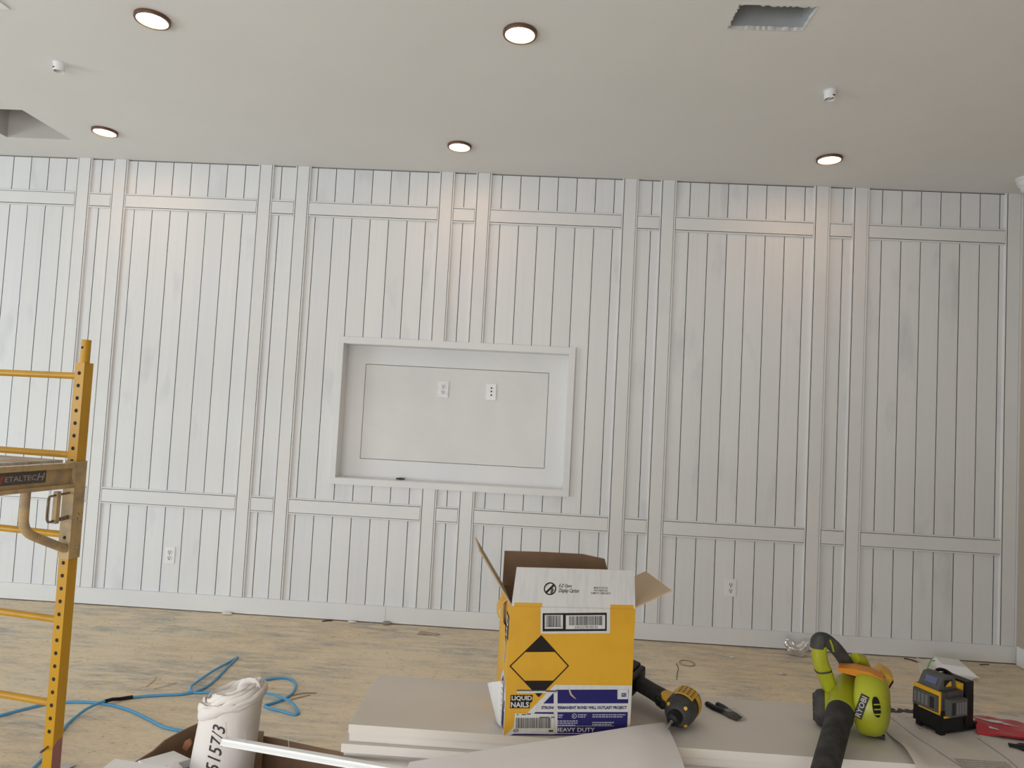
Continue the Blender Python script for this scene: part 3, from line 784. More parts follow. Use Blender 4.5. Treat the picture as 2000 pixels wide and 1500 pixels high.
def zc(x, y):
    """layout coordinates of the printed front -> local (x, z)"""
    t = (y - 470) / 942.0
    xl = 365 - 47 * t; xr = 1283 - 33 * t
    u = (x - xl) / (xr - xl); yt = 470 + 28 * u
    return (max(0.0, min(CW, u * CW)), max(0.0005, min(CH, CH * (1 - (y - yt) / (1412 - yt)))))
def print_poly(bm, pts, layer):
    flat(bm, [(zc(*p)[0], -0.00025 * layer, zc(*p)[1]) for p in pts])
def rect(x0, y0, x1, y1): return [(x0, y0), (x1, y0), (x1, y1), (x0, y1)]
def print_text(bm, s, x0, y0, x1, y1, layer, bold=0.0, shear=0.0):
    p0 = zc(x0, y1); p1 = zc(x1, y1); p2 = zc(x0, y0)
    text(bm, s, lambda a, b: Vector((p0[0] + (p1[0] - p0[0]) * a + (p2[0] - p0[0]) * b, -0.00025 * layer, p0[1] + (p1[1] - p0[1]) * a + (p2[1] - p0[1]) * b)), bold, shear)
def bars(bm, x0, y0, x1, y1, layer, n, seed):
    rd = random.Random(seed); x = x0; u = (x1 - x0) / n
    while x < x1 - u:
        wd = rd.choice((1, 1, 1.6, 2.2)) * u * 0.75
        print_poly(bm, rect(x, y0, min(x + wd, x1), y1), layer); x += wd + rd.choice((0.7, 0.7, 1.2)) * u * 0.8
# white print
bm = NB()
print_poly(bm, rect(583, 462, 1094, 672), 1)
print_poly(bm, [(690, 1045), (1262, 1052), (1245, 1415), (318, 1415), (345, 1395), (655, 1078)], 1)
obj('white_print', bm, M_CWHT, ct)
# blue print
bm = NB()
print_poly(bm, [(700, 1081), (1236, 1081), (1233, 1180), (604, 1180)], 2)
print_poly(bm, [(545, 1243), (1231, 1243), (1226, 1394), (402, 1394)], 2)
print_poly(bm, [(388, 1400), (1226, 1400), (1226, 1410), (366, 1410)], 2)
obj('blue_print', bm, M_CBLU, ct)
# black print: diamond and barcode frame
bm = NB()
T_, L_, R_, Bt = (587, 682), (356, 908), (792, 908), (570, 1135)
def lerp(p, q, t): return (p[0] + (q[0] - p[0]) * t, p[1] + (q[1] - p[1]) * t)
C_ = (574, 908)
for p, q in ((T_, L_), (L_, Bt), (Bt, R_), (R_, T_)):
    print_poly(bm, [p, q, lerp(q, C_, 0.055), lerp(p, C_, 0.055)], 2)
print_poly(bm, [T_, lerp(T_, R_, 0.545), lerp(T_, L_, 0.545)], 3)
print_poly(bm, [Bt, lerp(Bt, L_, 0.53), lerp(Bt, R_, 0.53)], 3)
print_poly(bm, rect(597, 522, 1068, 655), 2)
obj('black_print', bm, M_CBLK, ct)
bm = NB(); print_poly(bm, rect(612, 535, 745, 636), 3); obj('white_print', bm, M_CWHT, ct)
bm = NB(); print_poly(bm, rect(766, 538, 1056, 640), 3); obj('white_print', bm, M_CWHT, ct)
bm = NB(); print_poly(bm, rect(1152, 1080, 1232, 1150), 3); obj('white_print', bm, M_CWHT, ct)
bm = NB(); bars(bm, 622, 540, 732, 622, 4, 24, 1); bars(bm, 790, 545, 1034, 612, 4, 46, 2); print_text(bm, '60022078190720', 832, 617, 1002, 636, 4)
print_poly(bm, rect(616, 618, 738, 621), 4)
obj('barcode', bm, M_DGREY, ct)
bm = NB(); print_text(bm, 'STRONG PERMANENT BOND WILL OUTLAST PROJECT', 590, 1199, 1224, 1228, 2, 0.045)
print_poly(bm, rect(1182, 1106, 1218, 1132), 4); obj('lettering', bm, M_CBLU, ct)
bm = NB(); print_text(bm, 'HEAVY DUTY', 690, 1355, 985, 1385, 3, 0.02); obj('lettering', bm, M_CWHT, ct)
bm = NB(); print_text(bm, 'PPG', 1186, 1111, 1214, 1127, 5); obj('lettering', bm, M_CWHT, ct)
bm = NB()
rd = random.Random(8)
for (x0, y0, x1, n) in ((700, 1260, 750, 2), (858, 1258, 925, 2), (966, 1258, 1214, 2), (700, 1303, 860, 3), (966, 1314, 1130, 2), (560, 1260, 680, 2)):
    for k in range(n):
        xe = x1 - (x1 - x0) * (0.25 * rd.random() if k else 0); x = x0
        while x < xe:
            wd = rd.uniform(10, 26); print_poly(bm, rect(x, y0 + 15 * k, min(x + wd, xe), y0 + 15 * k + 8), 3); x += wd + 4
print_poly(bm, rect(560, 1341, 1130, 1344), 3)
obj('small_print', bm, M_INKG, ct)
bm = NB()
c0 = zc(832, 1271); a0 = [(c0[0] + r * math.cos(t), -0.00075, c0[1] + r * math.sin(t)) for r in (0.0055, 0.0040) for t in [2 * PI * i / 20 for i in range(20)]]
V = [bm.verts.new(p) for p in a0]
for i in range(20): bm.faces.new((V[i], V[(i + 1) % 20], V[20 + (i + 1) % 20], V[20 + i]))
flat(bm, [(c0[0] - 0.002, -0.00075, c0[1] - 0.002), (c0[0] + 0.0025, -0.00075, c0[1]), (c0[0] - 0.002, -0.00075, c0[1] + 0.002)])
obj('round_mark', bm, M_INKG, ct)
# logo
bm = NB(); print_poly(bm, [(366, 1118), (527, 1118), (521, 1170), (506, 1174), (503, 1214), (361, 1214)], 3); obj('logo_backing', bm, M_CBLK, ct)
bm = NB(); print_text(bm, 'LIQUID', 373, 1123, 521, 1162, 4, 0.028); print_text(bm, 'NAILS', 368, 1168, 499, 1208, 4, 0.028); obj('logo_lettering', bm, M_CWHT, ct)
# clear pouch with the white shipping label
bm = NB(); print_poly(bm, [(398, 1250), (690, 1256), (683, 1402), (372, 1396), (388, 1352)], 4)
print_poly(bm, rect(680, 1098, 708, 1400), 4); print_poly(bm, rect(412, 1090, 708, 1104), 4); sl = obj('shipping_label', bm, M_CWHT, ct)
bm = NB(); print_poly(bm, [(410, 1080), (622, 1084), (622, 1090), (410, 1088)], 5); print_poly(bm, rect(622, 1085, 700, 1096), 5); obj('tape_edge', bm, M_GREY, ct)
bm = NB(); bars(bm, 404, 1283, 664, 1358, 5, 52, 4); print_text(bm, '620', 385, 1362, 424, 1386, 5, 0.02)
for x0, y0, x1 in ((412, 1256, 424), (446, 1256, 478), (484, 1252, 512), (576, 1276, 648), (660, 1276, 686), (644, 1370, 676), (644, 1378, 676)): print_poly(bm, rect(x0, y0, x1, y0 + 7), 5)
obj('barcode', bm, M_DGREY, ct)
# creased tear in the blue band and dent on the right edge
bm = NB(); print_poly(bm, [(788, 1076), (800, 1078), (812, 1112), (848, 1150), (830, 1142), (800, 1118)], 3); obj('tear_mark', bm, M_KRAFT2, ct)
# print on the raised front flap
def ff(u, v, l=1): return Vector((0.010 + 0.264 * u, 0.0012 + 0.005 * v - 0.0035 * 0 - 0.0003 * l, CH + 0.083 * v))
bm = NB()
cu, cv, ru = 0.285, 0.47, 0.052
rv = ru * 0.264 / 0.083
V = [bm.verts.new(ff(cu + r * ru * math.cos(2 * PI * i / 28), cv + r * rv * math.sin(2 * PI * i / 28))) for r in (1.0, 0.80) for i in range(28)]
for i in range(28): bm.faces.new((V[i], V[(i + 1) % 28], V[28 + (i + 1) % 28], V[28 + i]))
d0 = 0.62 * ru, 0.62 * rv
flat(bm, [ff(cu - d0[0] - .006, cv - d0[1] + .02), ff(cu - d0[0] + .006, cv - d0[1] - .02), ff(cu + d0[0] + .006, cv + d0[1] - .02), ff(cu + d0[0] - .006, cv + d0[1] + .02)])
obj('no_knife_mark', bm, M_CBLK, ct)
bm = NB()
flat(bm, [ff(cu + 0.002, cv - 0.12), ff(cu + 0.020, cv - 0.06 - 0.08), ff(cu + 0.034, cv - 0.03), ff(cu + 0.014, cv + 0.07)])
for k in range(3): flat(bm, [ff(cu - 0.034 + k * .012, cv + 0.02 + k * .05), ff(cu - 0.031 + k * .012, cv + 0.02 + k * .05), ff(cu - 0.022 + k * .012, cv + 0.11 + k * .03), ff(cu - 0.025 + k * .012, cv + 0.11 + k * .03)])
obj('mark_detail', bm, M_GREY, ct)
bm = NB()
def ft(s, u0, u1, v0, v1, bold=0.0, sh=0.0): text(bm, s, lambda a, b: ff(u0 + (u1 - u0) * a, v0 + (v1 - v0) * b), bold, sh)
ft('E-Z Open', 0.358, 0.468, 0.49, 0.60, 0.02, 0.35); ft('Display Carton', 0.358, 0.530, 0.35, 0.49, 0.02, 0.35)
ft('MADE IN THE USA', 0.655, 0.775, 0.50, 0.55, 0.02); ft('WITH FOREIGN AND', 0.655, 0.775, 0.43, 0.48, 0.02); ft('DOMESTIC COMPONENTS', 0.632, 0.800, 0.36, 0.41, 0.02)
obj('lettering', bm, M_CBLK, ct)
# yellow fold overlap on the flap foot at either side of the white print
bm = NB(); flat(bm, [ff(-0.01, 0.0), ff(0.225, 0.0), ff(0.225, 0.10), ff(-0.005, 0.10)]); flat(bm, [ff(0.80, 0), ff(1.0, 0), ff(1.0, 0.10), ff(0.80, 0.10)]); obj('yellow_print', bm, M_CYEL, ct)
# printed left side with torn strips
bm = NB()
def sp(y, z, l=1): return Vector((-0.0003 * l, y, z))
flat(bm, [sp(0.001, 0), sp(0.110, 0), sp(0.105, 0.09), sp(0.060, 0.118), sp(0.001, 0.085)]); obj('white_print', bm, M_CWHT, ct)
bm = NB()
flat(bm, [sp(0.06, 0.105, 2), sp(0.040, 0.078, 2), sp(0.062, 0.066, 2), sp(0.082, 0.088, 2)]); flat(bm, [sp(0.012, 0.004, 2), sp(0.085, 0.004, 2), sp(0.066, 0.050, 2), sp(0.014, 0.042, 2)])
flat(bm, [sp(0.014, 0.068, 2), sp(0.028, 0.060, 2), sp(0.026, 0.045, 2), sp(0.014, 0.050, 2)]); obj('blue_print', bm, M_CBLU, ct)
bm = NB(); flat(bm, [sp(0.045, 0.228, 2), sp(0.075, 0.215, 2), sp(0.068, 0.195, 2), sp(0.05, 0.205, 2)]); flat(bm, [sp(0.05, 0.20, 2), sp(0.065, 0.19, 2), sp(0.04, 0.176, 2)]); obj('black_print', bm, M_CBLK, ct)
bm = NB(); flat(bm, [sp(0.05, 0.160, 2), sp(0.066, 0.156, 2), sp(0.064, 0.136, 2), sp(0.052, 0.136, 2)]); flat(bm, [sp(0.045, 0.188, 2), sp(0.075, 0.172, 2), sp(0.04, 0.166, 2)]); obj('grey_print', bm, M_INKG, ct)
# curled yellow tear standing off near the top of the left side
bm = NB()
def curl(u, v): 
    r = 0.012; th = -0.4 + 4.4 * u
    return Vector((-0.004 - r * math.sin(th) * 0.9 - 0.005 * u, 0.065 + 0.055 * v + 0.004 * math.sin(5 * u), 0.268 - 0.052 * u + r * 0.35 * math.cos(th) - 0.012 * v * u))
grid_sheet(bm, curl, 16, 6, 0.002); tr = obj('torn_curl', bm, M_CYEL, ct, smooth=50)
bm = NB(); text(bm, 'ID', lambda a, b: Vector((-0.0012, 0.052 - 0.036 * a, 0.222 + 0.022 * b)), 0.03); text(bm, 'S', lambda a, b: Vector((-0.0012, 0.045 - 0.02 * a, 0.198 + 0.021 * b)), 0.03); obj('logo_lettering', bm, M_CWHT, ct)
bm = NB(); flat(bm, [sp(0.058, 0.195, 2), sp(0.012, 0.195, 2), sp(0.010, 0.248, 2), sp(0.058, 0.248, 2)]); obj('logo_backing', bm, M_CBLK, ct)
# white paper tear leaning out of the lower left side
bm = NB()
def tear(u, v): return Vector((-0.0030 - 0.032 * math.sin(PI * 0.5 * u) * (0.25 + 0.75 * v), 0.030 + 0.030 * u, 0.006 + 0.098 * v * (1 - 0.18 * u)))
grid_sheet(bm, tear, 8, 8, 0.0012); obj('torn_flap', bm, M_CWHT, ct, smooth=60)

# ================================================================== SHEET OF WHITE PAPER IN FRONT
bm = NB()
EK = [(0.0, Vector((3.630, -3.404, 0.775))), (0.85, Vector((4.078, -3.184, 0.776))), (1.0, Vector((4.163, -3.106, 0.7575)))]   # far edge, left to right
F0, F1 = Vector((3.60, -3.86, 0.640)), Vector((4.170, -3.66, 0.640))       # near edge, outside the frame
def paper(u, v):
    if u < 0.85: e = EK[0][1].lerp(EK[1][1], u / 0.85)
    else: e = EK[1][1].lerp(EK[2][1], (u - 0.85) / 0.15)
    p = e.lerp(F0.lerp(F1, u), v)
    p.z += 0.040 * math.sin(PI * min(1.0, v * 1.15)) * (1 if v < 0.87 else 0) * (0.4 + 0.6 * u) + 0.003 * math.sin(9 * u + 3 * v) * v + 0.002 * math.sin(17 * u) * v * (1 - v)
    return p
grid_sheet(bm, paper, 28, 20, 0.0006)
tag(obj('paper_sheet', bm, M_PAPER, smooth=60), 'large blank sheet of white paper in front of the carton', 'paper')

# ================================================================== IMPACT DRIVER
dv = thing('impact_driver', 'yellow and black cordless impact driver lying beside the carton', 'power tool', (4.186, -3.118, ST))
ax = Vector((-0.50, -0.86, -0.10)).normalized()                   # towards the bit
hd = Vector((-0.64, 0.70, 0.06)).normalized()                    # towards the battery
up_ = ax.cross(hd).normalized()
C0 = Vector((0.012, 0.012, 0.0385))                                # middle of the motor housing
def along(t, s=0.0, q=0.0): return C0 + ax * t + hd * s + up_ * q
bm = NB(); lathe(bm, along(-0.058), ax, [(0.020, 0), (0.030, 0.004), (0.0335, 0.012), (0.0345, 0.036), (0.0345, 0.046)], 28); obj('rear_housing', bm, M_BLK, dv, smooth=40)
bm = NB(); lathe(bm, along(-0.0405), ax, [(0.0352, 0), (0.0358, 0.003), (0.0358, 0.016), (0.0352, 0.019)], 28); obj('motor_band', bm, M_TYEL, dv, smooth=40)
bm = NB(); lathe(bm, along(-0.0120), ax, [(0.0345, 0), (0.0352, 0.004), (0.0345, 0.020), (0.031, 0.036), (0.024, 0.046), (0.017, 0.049)], 28); nz = obj('nose_cover', bm, M_DGREY, dv, smooth=40)
for i in range(4):
    t = PI / 4 + i * PI / 2; a, b = frame_of(ax)
    p = along(0.027) + (a * math.cos(t) + b * math.sin(t)) * 0.0265
    bm = NB(); lathe(bm, p, ax + (a * math.cos(t) + b * math.sin(t)) * 0.6, [(0.0042, 0), (0.0042, 0.0035), (0.002, 0.0038)], 10); obj('screw_boss', bm, M_TYEL, dv)
bm = NB(); lathe(bm, along(0.036), ax, [(0.0165, 0), (0.0165, 0.010), (0.0135, 0.014), (0.0125, 0.024), (0.008, 0.026)], 22); obj('chuck', bm, M_BLK, dv, smooth=40)
bm = NB(); cyl(bm, along(0.055), along(0.066), 0.0036, 0.0036, 6); cyl(bm, along(0.066), along(0.100), 0.0030, 0.0026, 6); obj('bit', bm, M_STEEL, dv)
# yellow plate on the housing's top with vent slots
a, b = frame_of(ax, (0.25, 0.1, 1))
bm = NB()
rings = []
for k in range(9):
    t = -0.62 + 1.24 * k / 8
    d = a * math.cos(t) + b * math.sin(t)
    rings.append([along(-0.040) + d * 0.0350, along(-0.020 + 0.022) + d * 0.0362, along(-0.020 + 0.022) + d * 0.0380, along(-0.040) + d * 0.0380])
loft(bm, rings); obj('top_plate', bm, M_TYEL, dv, smooth=40)
for k in range(4):
    for j in range(4):
        t = -0.42 + 0.26 * j; d = a * math.cos(t) + b * math.sin(t); e = a * -math.sin(t) + b * math.cos(t)
        c = along(-0.033 + 0.009 * k) + d * 0.0382
        bm = NB(); box(bm, -0.0026, 0.0026, -0.0012, 0.0012, -0.0004, 0.0004, Matrix.Translation(c) @ Matrix((e, ax, d)).transposed().to_4x4()); obj('vent_slot', bm, M_DGREY, dv)
# handle: black grip with yellow shoulder, trigger, foot and battery behind the carton
bm = NB(); sweep(bm, [along(-0.006, 0.024), along(-0.010, 0.042), along(-0.012, 0.052)], [(0.021, 0.024), (0.019, 0.021), (0.018, 0.020)], 16, hint=up_, pw=2.6); obj('shoulder', bm, M_TYEL, dv, smooth=45)
bm = NB(); sweep(bm, [along(-0.008, 0.030), along(-0.010, 0.055), along(-0.014, 0.09), along(-0.018, 0.125), along(-0.020, 0.142)], [(0.0165, 0.021), (0.0172, 0.0215), (0.0165, 0.020), (0.0170, 0.020), (0.019, 0.026)], 18, hint=up_, pw=2.4); gp = obj('grip', bm, M_BLKR, dv, smooth=45)
bm = NB(); sweep(bm, [along(-0.031, 0.048, 0.006), along(-0.033, 0.075, 0.007), along(-0.036, 0.10, 0.007)], [(0.008, 0.0025), (0.008, 0.0025), (0.005, 0.002)], 10, hint=up_); obj('grip_stripe', bm, M_TYEL, dv, smooth=45)
bm = NB(); sweep(bm, [along(0.012, 0.036), along(0.020, 0.044), along(0.016, 0.058), along(0.006, 0.066)], [(0.009, 0.008), (0.010, 0.009), (0.010, 0.008), (0.008, 0.006)], 12, hint=up_); obj('trigger', bm, M_BLK, dv, smooth=45)
Mb = Matrix.Translation(along(-0.022, 0.150, -0.004)) @ Matrix((ax, hd, up_)).transposed().to_4x4()
bm = NB(); box(bm, -0.040, 0.045, -0.018, -0.002, -0.022, 0.022, Mb); obj('foot', bm, M_BLK, dv, bevel=0.005)
bm = NB(); box(bm, -0.045, 0.048, -0.001, 0.034, -0.024, 0.024, Mb); obj('battery', bm, M_BLK, dv, bevel=0.006)

# ================================================================== SMALL BLACK CLIP IN A TORN PACKET
cp = thing('plastic_clip', 'small black two-pronged plastic clip in torn clear packet', 'clip', (4.318, -3.012, ST))
bm = NB(); sweep(bm, [(0.006, -0.012, 0.006), (-0.018, 0.012, 0.006), (-0.030, 0.034, 0.006)], [(0.005, 0.009), (0.005, 0.008), (0.005, 0.0065)], 10, hint=(0, 0, 1), pw=3); obj('prong', bm, M_BLK, cp, smooth=45)
bm = NB(); sweep(bm, [(0.014, -0.010, 0.006), (0.004, 0.018, 0.006), (-0.004, 0.034, 0.006)], [(0.005, 0.008), (0.005, 0.009), (0.005, 0.0065)], 10, hint=(0, 0, 1), pw=3); obj('prong', bm, M_BLK, cp, smooth=45)
bm = NB(); sweep(bm, [(0.006, -0.002, 0.006), (0.018, -0.026, 0.005), (0.028, -0.040, 0.004)], [(0.005, 0.015), (0.005, 0.015), (0.003, 0.012)], 12, hint=(0, 0, 1), pw=3); obj('clip_body', bm, M_DGREY, cp, smooth=45)
bm = NB(); rd = random.Random(4)
grid_sheet(bm, lambda u, v: Vector((-0.002 + 0.030 * u + 0.020 * v, -0.010 - 0.038 * v + 0.012 * u, 0.0118 - 0.0085 * v + 0.0012 * rd.random())), 6, 6); obj('packet', bm, mat('smoky_film', (0.30, 0.29, 0.28), 0.15, alpha=0.55), cp, smooth=30)

# ================================================================== GREEN BLOWER
bl = thing('leaf_blower', 'lime green cordless blower with black nozzle on the boards', 'blower', (4.60, -3.06, ST))
def lb(x, y, z): return Vector((x - 4.60, y + 3.06, z - ST))
nd = Vector((-0.123, -0.21, -0.047)).normalized()
N0, N1 = lb(4.553, -3.112, 0.812), lb(4.431, -3.322, 0.768)
bm = NB()
sweep(bm, [N0, N0 + nd * 0.012, N0 + nd * 0.030, N0 + nd * 0.05, N0.lerp(N1, 0.5), N1, N1 + nd * 0.10], [0.0285, 0.0292, 0.0292, 0.0268, 0.0262, 0.0255, 0.024], 28); obj('nozzle', bm, M_BLKR, bl, smooth=40)
bm = NB(); sweep(bm, [N0 + nd * 0.008, N0 - nd * 0.02, N0 - nd * 0.05, N0 - nd * 0.085, N0 - nd * 0.112], [0.0305, 0.0312, 0.0318, 0.0322, 0.0320], 28); cl = obj('nozzle_collar', bm, M_LIME, bl, smooth=40)
# fan housing: a fat disc, axis mostly sideways
hx = Vector((0.85, -0.50, 0.04)).normalized()
HC = lb(4.598, -3.066, 0.8225)
bm = NB(); lathe(bm, HC + hx * 0.008, hx, [(0.052, 0), (0.064, 0.004), (0.0700, 0.012), (0.0712, 0.026), (0.0700, 0.040), (0.0650, 0.052), (0.054, 0.062), (0.034, 0.068), (0.006, 0.070)], 44); hs = obj('fan_housing', bm, M_LIME, bl, smooth=40)
a, b = frame_of(hx, (0, 0, 1))
vn = (hx * 0.62 + b * 0.76 + a * 0.18).normalized()
vc = HC + hx * 0.0560 + b * 0.0650 + a * 0.014
va = (a - vn * a.dot(vn)).normalized(); vb = vn.cross(va)
bm = NB(); lathe(bm, (0, 0, -0.004), (0, 0, 1), [(1, 0), (1, 0.0055)], 20)
bmesh.ops.transform(bm, matrix=Matrix.Translation(vc) @ Matrix((vb, va, vn)).transposed().to_4x4() @ Matrix.Diagonal((0.0085, 0.021, 1, 1)), verts=bm.verts); obj('vent_window', bm, M_BLK, bl, smooth=45)
for k in (-1, 0, 1):
    bm = NB(); box(bm, -0.0075, 0.0075, -0.0013, 0.0013, 0.0, 0.0032, Matrix.Translation(vc + va * (0.010 * k - 0.004)) @ Matrix((vb, va, vn)).transposed().to_4x4()); obj('vent_rib', bm, M_LIME, bl)
bm = NB(); lathe(bm, HC + hx * 0.0775, hx, [(0.004, 0), (0.0035, 0.001)], 10); obj('housing_screw', bm, M_DGREY, bl)
# rubber foot strip under the housing
bm = NB(); box(bm, -0.018, 0.018, -0.005, 0.005, -0.006, 0.003, Matrix.Translation(lb(4.640, -3.095, 0.7567)) @ Matrix.Rotation(-0.4, 4, 'Z')); obj('foot_pad', bm, M_BLKR, bl)
# intake drum with dark guard on the left
ix = Vector((0.93, -0.36, 0.05)).normalized(); ia, ib = frame_of(ix, (0, 0, 1))
IC = lb(4.574, -3.060, 0.7925)
bm = NB(); lathe(bm, IC, -ix, [(0.041, 0), (0.0412, 0.018), (0.040, 0.030), (0.037, 0.034)], 32); obj('intake_drum', bm, M_LIME, bl, smooth=40)
bm = NB(); lathe(bm, IC - ix * 0.0335, -ix, [(0.0405, 0), (0.0412, 0.006), (0.039, 0.015), (0.032, 0.021), (0.018, 0.024)], 32); ig = obj('intake_guard', bm, M_DGREY, bl, smooth=40)
for k in range(5):
    bm = NB(); zz = -0.024 + 0.012 * k; ww = math.sqrt(max(0.0001, 0.030 ** 2 - zz ** 2))
    box(bm, -ww, ww, -0.0016, 0.0016, -0.003, 0.003, Matrix.Translation(IC - ix * 0.0555 + ia * zz) @ Matrix((ib, ia, ix)).transposed().to_4x4()); obj('guard_bar', bm, M_DGREY, bl)
# handle strut, grip and head
bm = NB(); sweep(bm, smooth_path([lb(4.524, -3.052, 0.935), lb(4.529, -3.050, 0.900), lb(4.545, -3.045, 0.862), lb(4.562, -3.042, 0.820)], 4), [(0.0150, 0.0165)] * 5 + [(0.0155, 0.0175)] * 4 + [(0.0145, 0.016)] * 4, 18, hint=(0, 1, 0), pw=3.0); st = obj('handle_strut', bm, M_LIME, bl, smooth=40)
bm = NB(); sweep(bm, [lb(4.5365, -3.0482, 0.880), lb(4.5372, -3.0478, 0.8765)], [(0.0168, 0.0183)] * 2, 18, hint=(0, 1, 0), pw=3.0); obj('strut_seam', bm, M_DGREY, st)
bm = NB(); sweep(bm, smooth_path([lb(4.521, -3.053, 0.930), lb(4.523, -3.052, 0.948), lb(4.540, -3.046, 0.949), lb(4.562, -3.036, 0.934), lb(4.590, -3.022, 0.906), lb(4.622, -3.014, 0.862)], 4), [(0.0150, 0.0160)] * 4 + [(0.0145, 0.0145)] * 8 + [(0.0150, 0.0150)] * 6 + [(0.0175, 0.017)] * 3, 18, hint=(0, 1, 0), pw=2.6); gr = obj('grip', bm, M_DGREY, bl, smooth=45)
bm = NB(); sweep(bm, [lb(4.546, -3.059, 0.952), lb(4.553, -3.057, 0.938), lb(4.558, -3.053, 0.924)], [(0.002, 0.003)] * 3, 8); obj('grip_stripe', bm, M_LIME, bl)
# orange saddle and battery
bm = NB()
rings = []
for k in range(13):
    t = 0.30 - 2.00 * k / 12
    d = a * math.cos(t) + b * math.sin(t)
    w0, w1 = -0.026, 0.062
    rings.append([HC + hx * w0 + d * 0.0640, HC + hx * w1 + d * 0.0560, HC + hx * (w1 + 0.004) + d * 0.0640, HC + hx * 0.040 + d * 0.0765, HC + hx * 0.006 + d * 0.0785, HC + hx * w0 + d * 0.0740])
loft(bm, rings); obj('orange_saddle', bm, M_ORNG, bl, smooth=45)
bm = NB()
rb = Matrix.Translation(lb(4.684, -3.022, 0.862)) @ Matrix.Rotation(-0.37, 4, 'Z') @ Matrix.Rotation(0.45, 4, 'Y')
box(bm, -0.018, 0.018, -0.034, 0.034, -0.040, 0.022, rb); bt = obj('battery', bm, M_TYEL, bl, bevel=0.010)
bm = NB(); box(bm, 0.0181, 0.0215, -0.026, 0.026, -0.036, 0.012, rb); obj('battery_latch', bm, M_BLK, bl, bevel=0.0015)
bm = NB(); sweep(bm, [lb(4.618, -3.028, 0.902), lb(4.634, -3.022, 0.897), lb(4.648, -3.016, 0.880)], [0.014, 0.0175, 0.014], 16); obj('rear_knob', bm, M_LIME, bl, smooth=45)
# black name plate on the collar's flank
nl = (b * 0.97 + a * 0.20).normalized(); pl = (a * 0.94 + hx * 0.30).normalized(); pl = (pl - nl * pl.dot(nl)).normalized()
Mp = Matrix.Translation(HC + hx * 0.0260 + b * 0.0690 + a * 0.010) @ Matrix((pl, nl.cross(pl), nl)).transposed().to_4x4()
bm = NB(); box(bm, -0.026, 0.026, -0.0085, 0.0085, -0.003, 0.0022, Mp); obj('name_plate', bm, M_BLK, bl, bevel=0.001)
bm = NB(); text(bm, 'RYOBI', lambda u, v: Mp @ Vector((-0.023 + 0.046 * u, -0.0055 + 0.011 * v, 0.0026)), 0.02); obj('lettering', bm, M_LETG, bl)

# ================================================================== PRINTED PAPER SACK OVER THE STACK'S RIGHT PART
SK0 = Vector((4.70, -3.07, ST))
sk = thing('paper_sack', 'printed off-white paper sack draped over the boards beneath the laser', 'sack', SK0)
def sack_top(u, v):
    """u: left to right, v: back to front"""
    x0 = 4.700 - 0.055 * min(v, 0.86)
    x = x0 + 0.46 * u
    y = -2.921 - 0.325 * min(v, 0.86) / 0.86
    z = ST + 0.0032 + 0.0045 * math.sin(PI * min(1, v / 0.86)) * min(1, u * 6) 
    z += 0.016 * math.exp(-(u / 0.06) ** 2) * math.exp(-((v - 0.66) / 0.16) ** 2)       # lifted left edge
    z += 0.0008 * math.sin(31 * u + 7 * v) * math.sin(13 * v)
    if v > 0.80:
        k = (v - 0.80) / 0.20
        z -= 0.005 * k + 0.10 * k * k
        y -= 0.020 * k
    return Vector((x, y, z)) - SK0
bm = NB(); grid_sheet(bm, sack_top, 40, 36, 0.0012); obj('sack_sheet', bm, M_SACK, sk, smooth=60)
def on_sack(u, v, h=0.0008): return sack_top(u, v) + Vector((0, 0, h))
bm = NB()      # back hem print, upside down seen from here
def ts(a0, b0): return on_sack(0.085 + 0.34 * (1 - a0), 0.004 + 0.072 * (1 - b0), 0.0015)
text(bm, 'TRAMASI', ts, 0.07, 0.15); obj('lettering', bm, M_MARK, sk)
bm = NB()
def line(pts, wd=0.0011):
    P = smooth_path([on_sack(*p) for p in pts], 6)
    for i in range(len(P) - 1):
        d = (P[i + 1] - P[i]); s = Vector((-d.y, d.x, 0)).normalized() * wd
        flat(bm, [P[i] - s, P[i + 1] - s, P[i + 1] + s, P[i] + s])
line([(0.065, 0.05), (0.085, 0.20), (0.115, 0.42), (0.165, 0.62), (0.20, 0.74), (0.225, 0.82), (0.235, 0.88)])
obj('fold_line', bm, M_CREASE, sk)
bm = NB()
line([(0.43, 0.42), (0.455, 0.55), (0.47, 0.66), (0.475, 0.76), (0.47, 0.84), (0.46, 0.9)])
obj('fold_line', bm, M_CREASE, sk)
bm = NB(); 
line([(0.13, 0.13), (0.30, 0.13)], 0.0004); line([(0.13, 0.13), (0.145, 0.175), (0.30, 0.18)], 0.0004); line([(0.07, 0.092), (0.32, 0.092)], 0.0004)
for k in range(5): line([(0.16 + 0.025 * k, 0.153), (0.177 + 0.025 * k, 0.154)], 0.0010)
text(bm, 'L7S', lambda a0, b0: on_sack(0.175 + 0.05 * a0, 0.33 - 0.06 * b0), 0.0)
obj('outline_print', bm, M_CREASE, sk)
bm = NB(); rd = random.Random(12)
for k in range(9):
    v0 = 0.700 + 0.020 * k; u0 = 0.212; n = 0
    ue = rd.uniform(0.36, 0.45)
    while u0 < 0.45:
        wd = rd.uniform(0.02, 0.06) if u0 < 0.34 else rd.uniform(0.008, 0.02)
        u1 = min(u0 + wd, 0.455)
        flat(bm, [on_sack(u0, v0), on_sack(u1, v0), on_sack(u1, v0 + 0.009), on_sack(u0, v0 + 0.009)]); u0 = u1 + 0.003
obj('small_print', bm, mat('faded_print', (0.42, 0.385, 0.35), 0.8), sk)

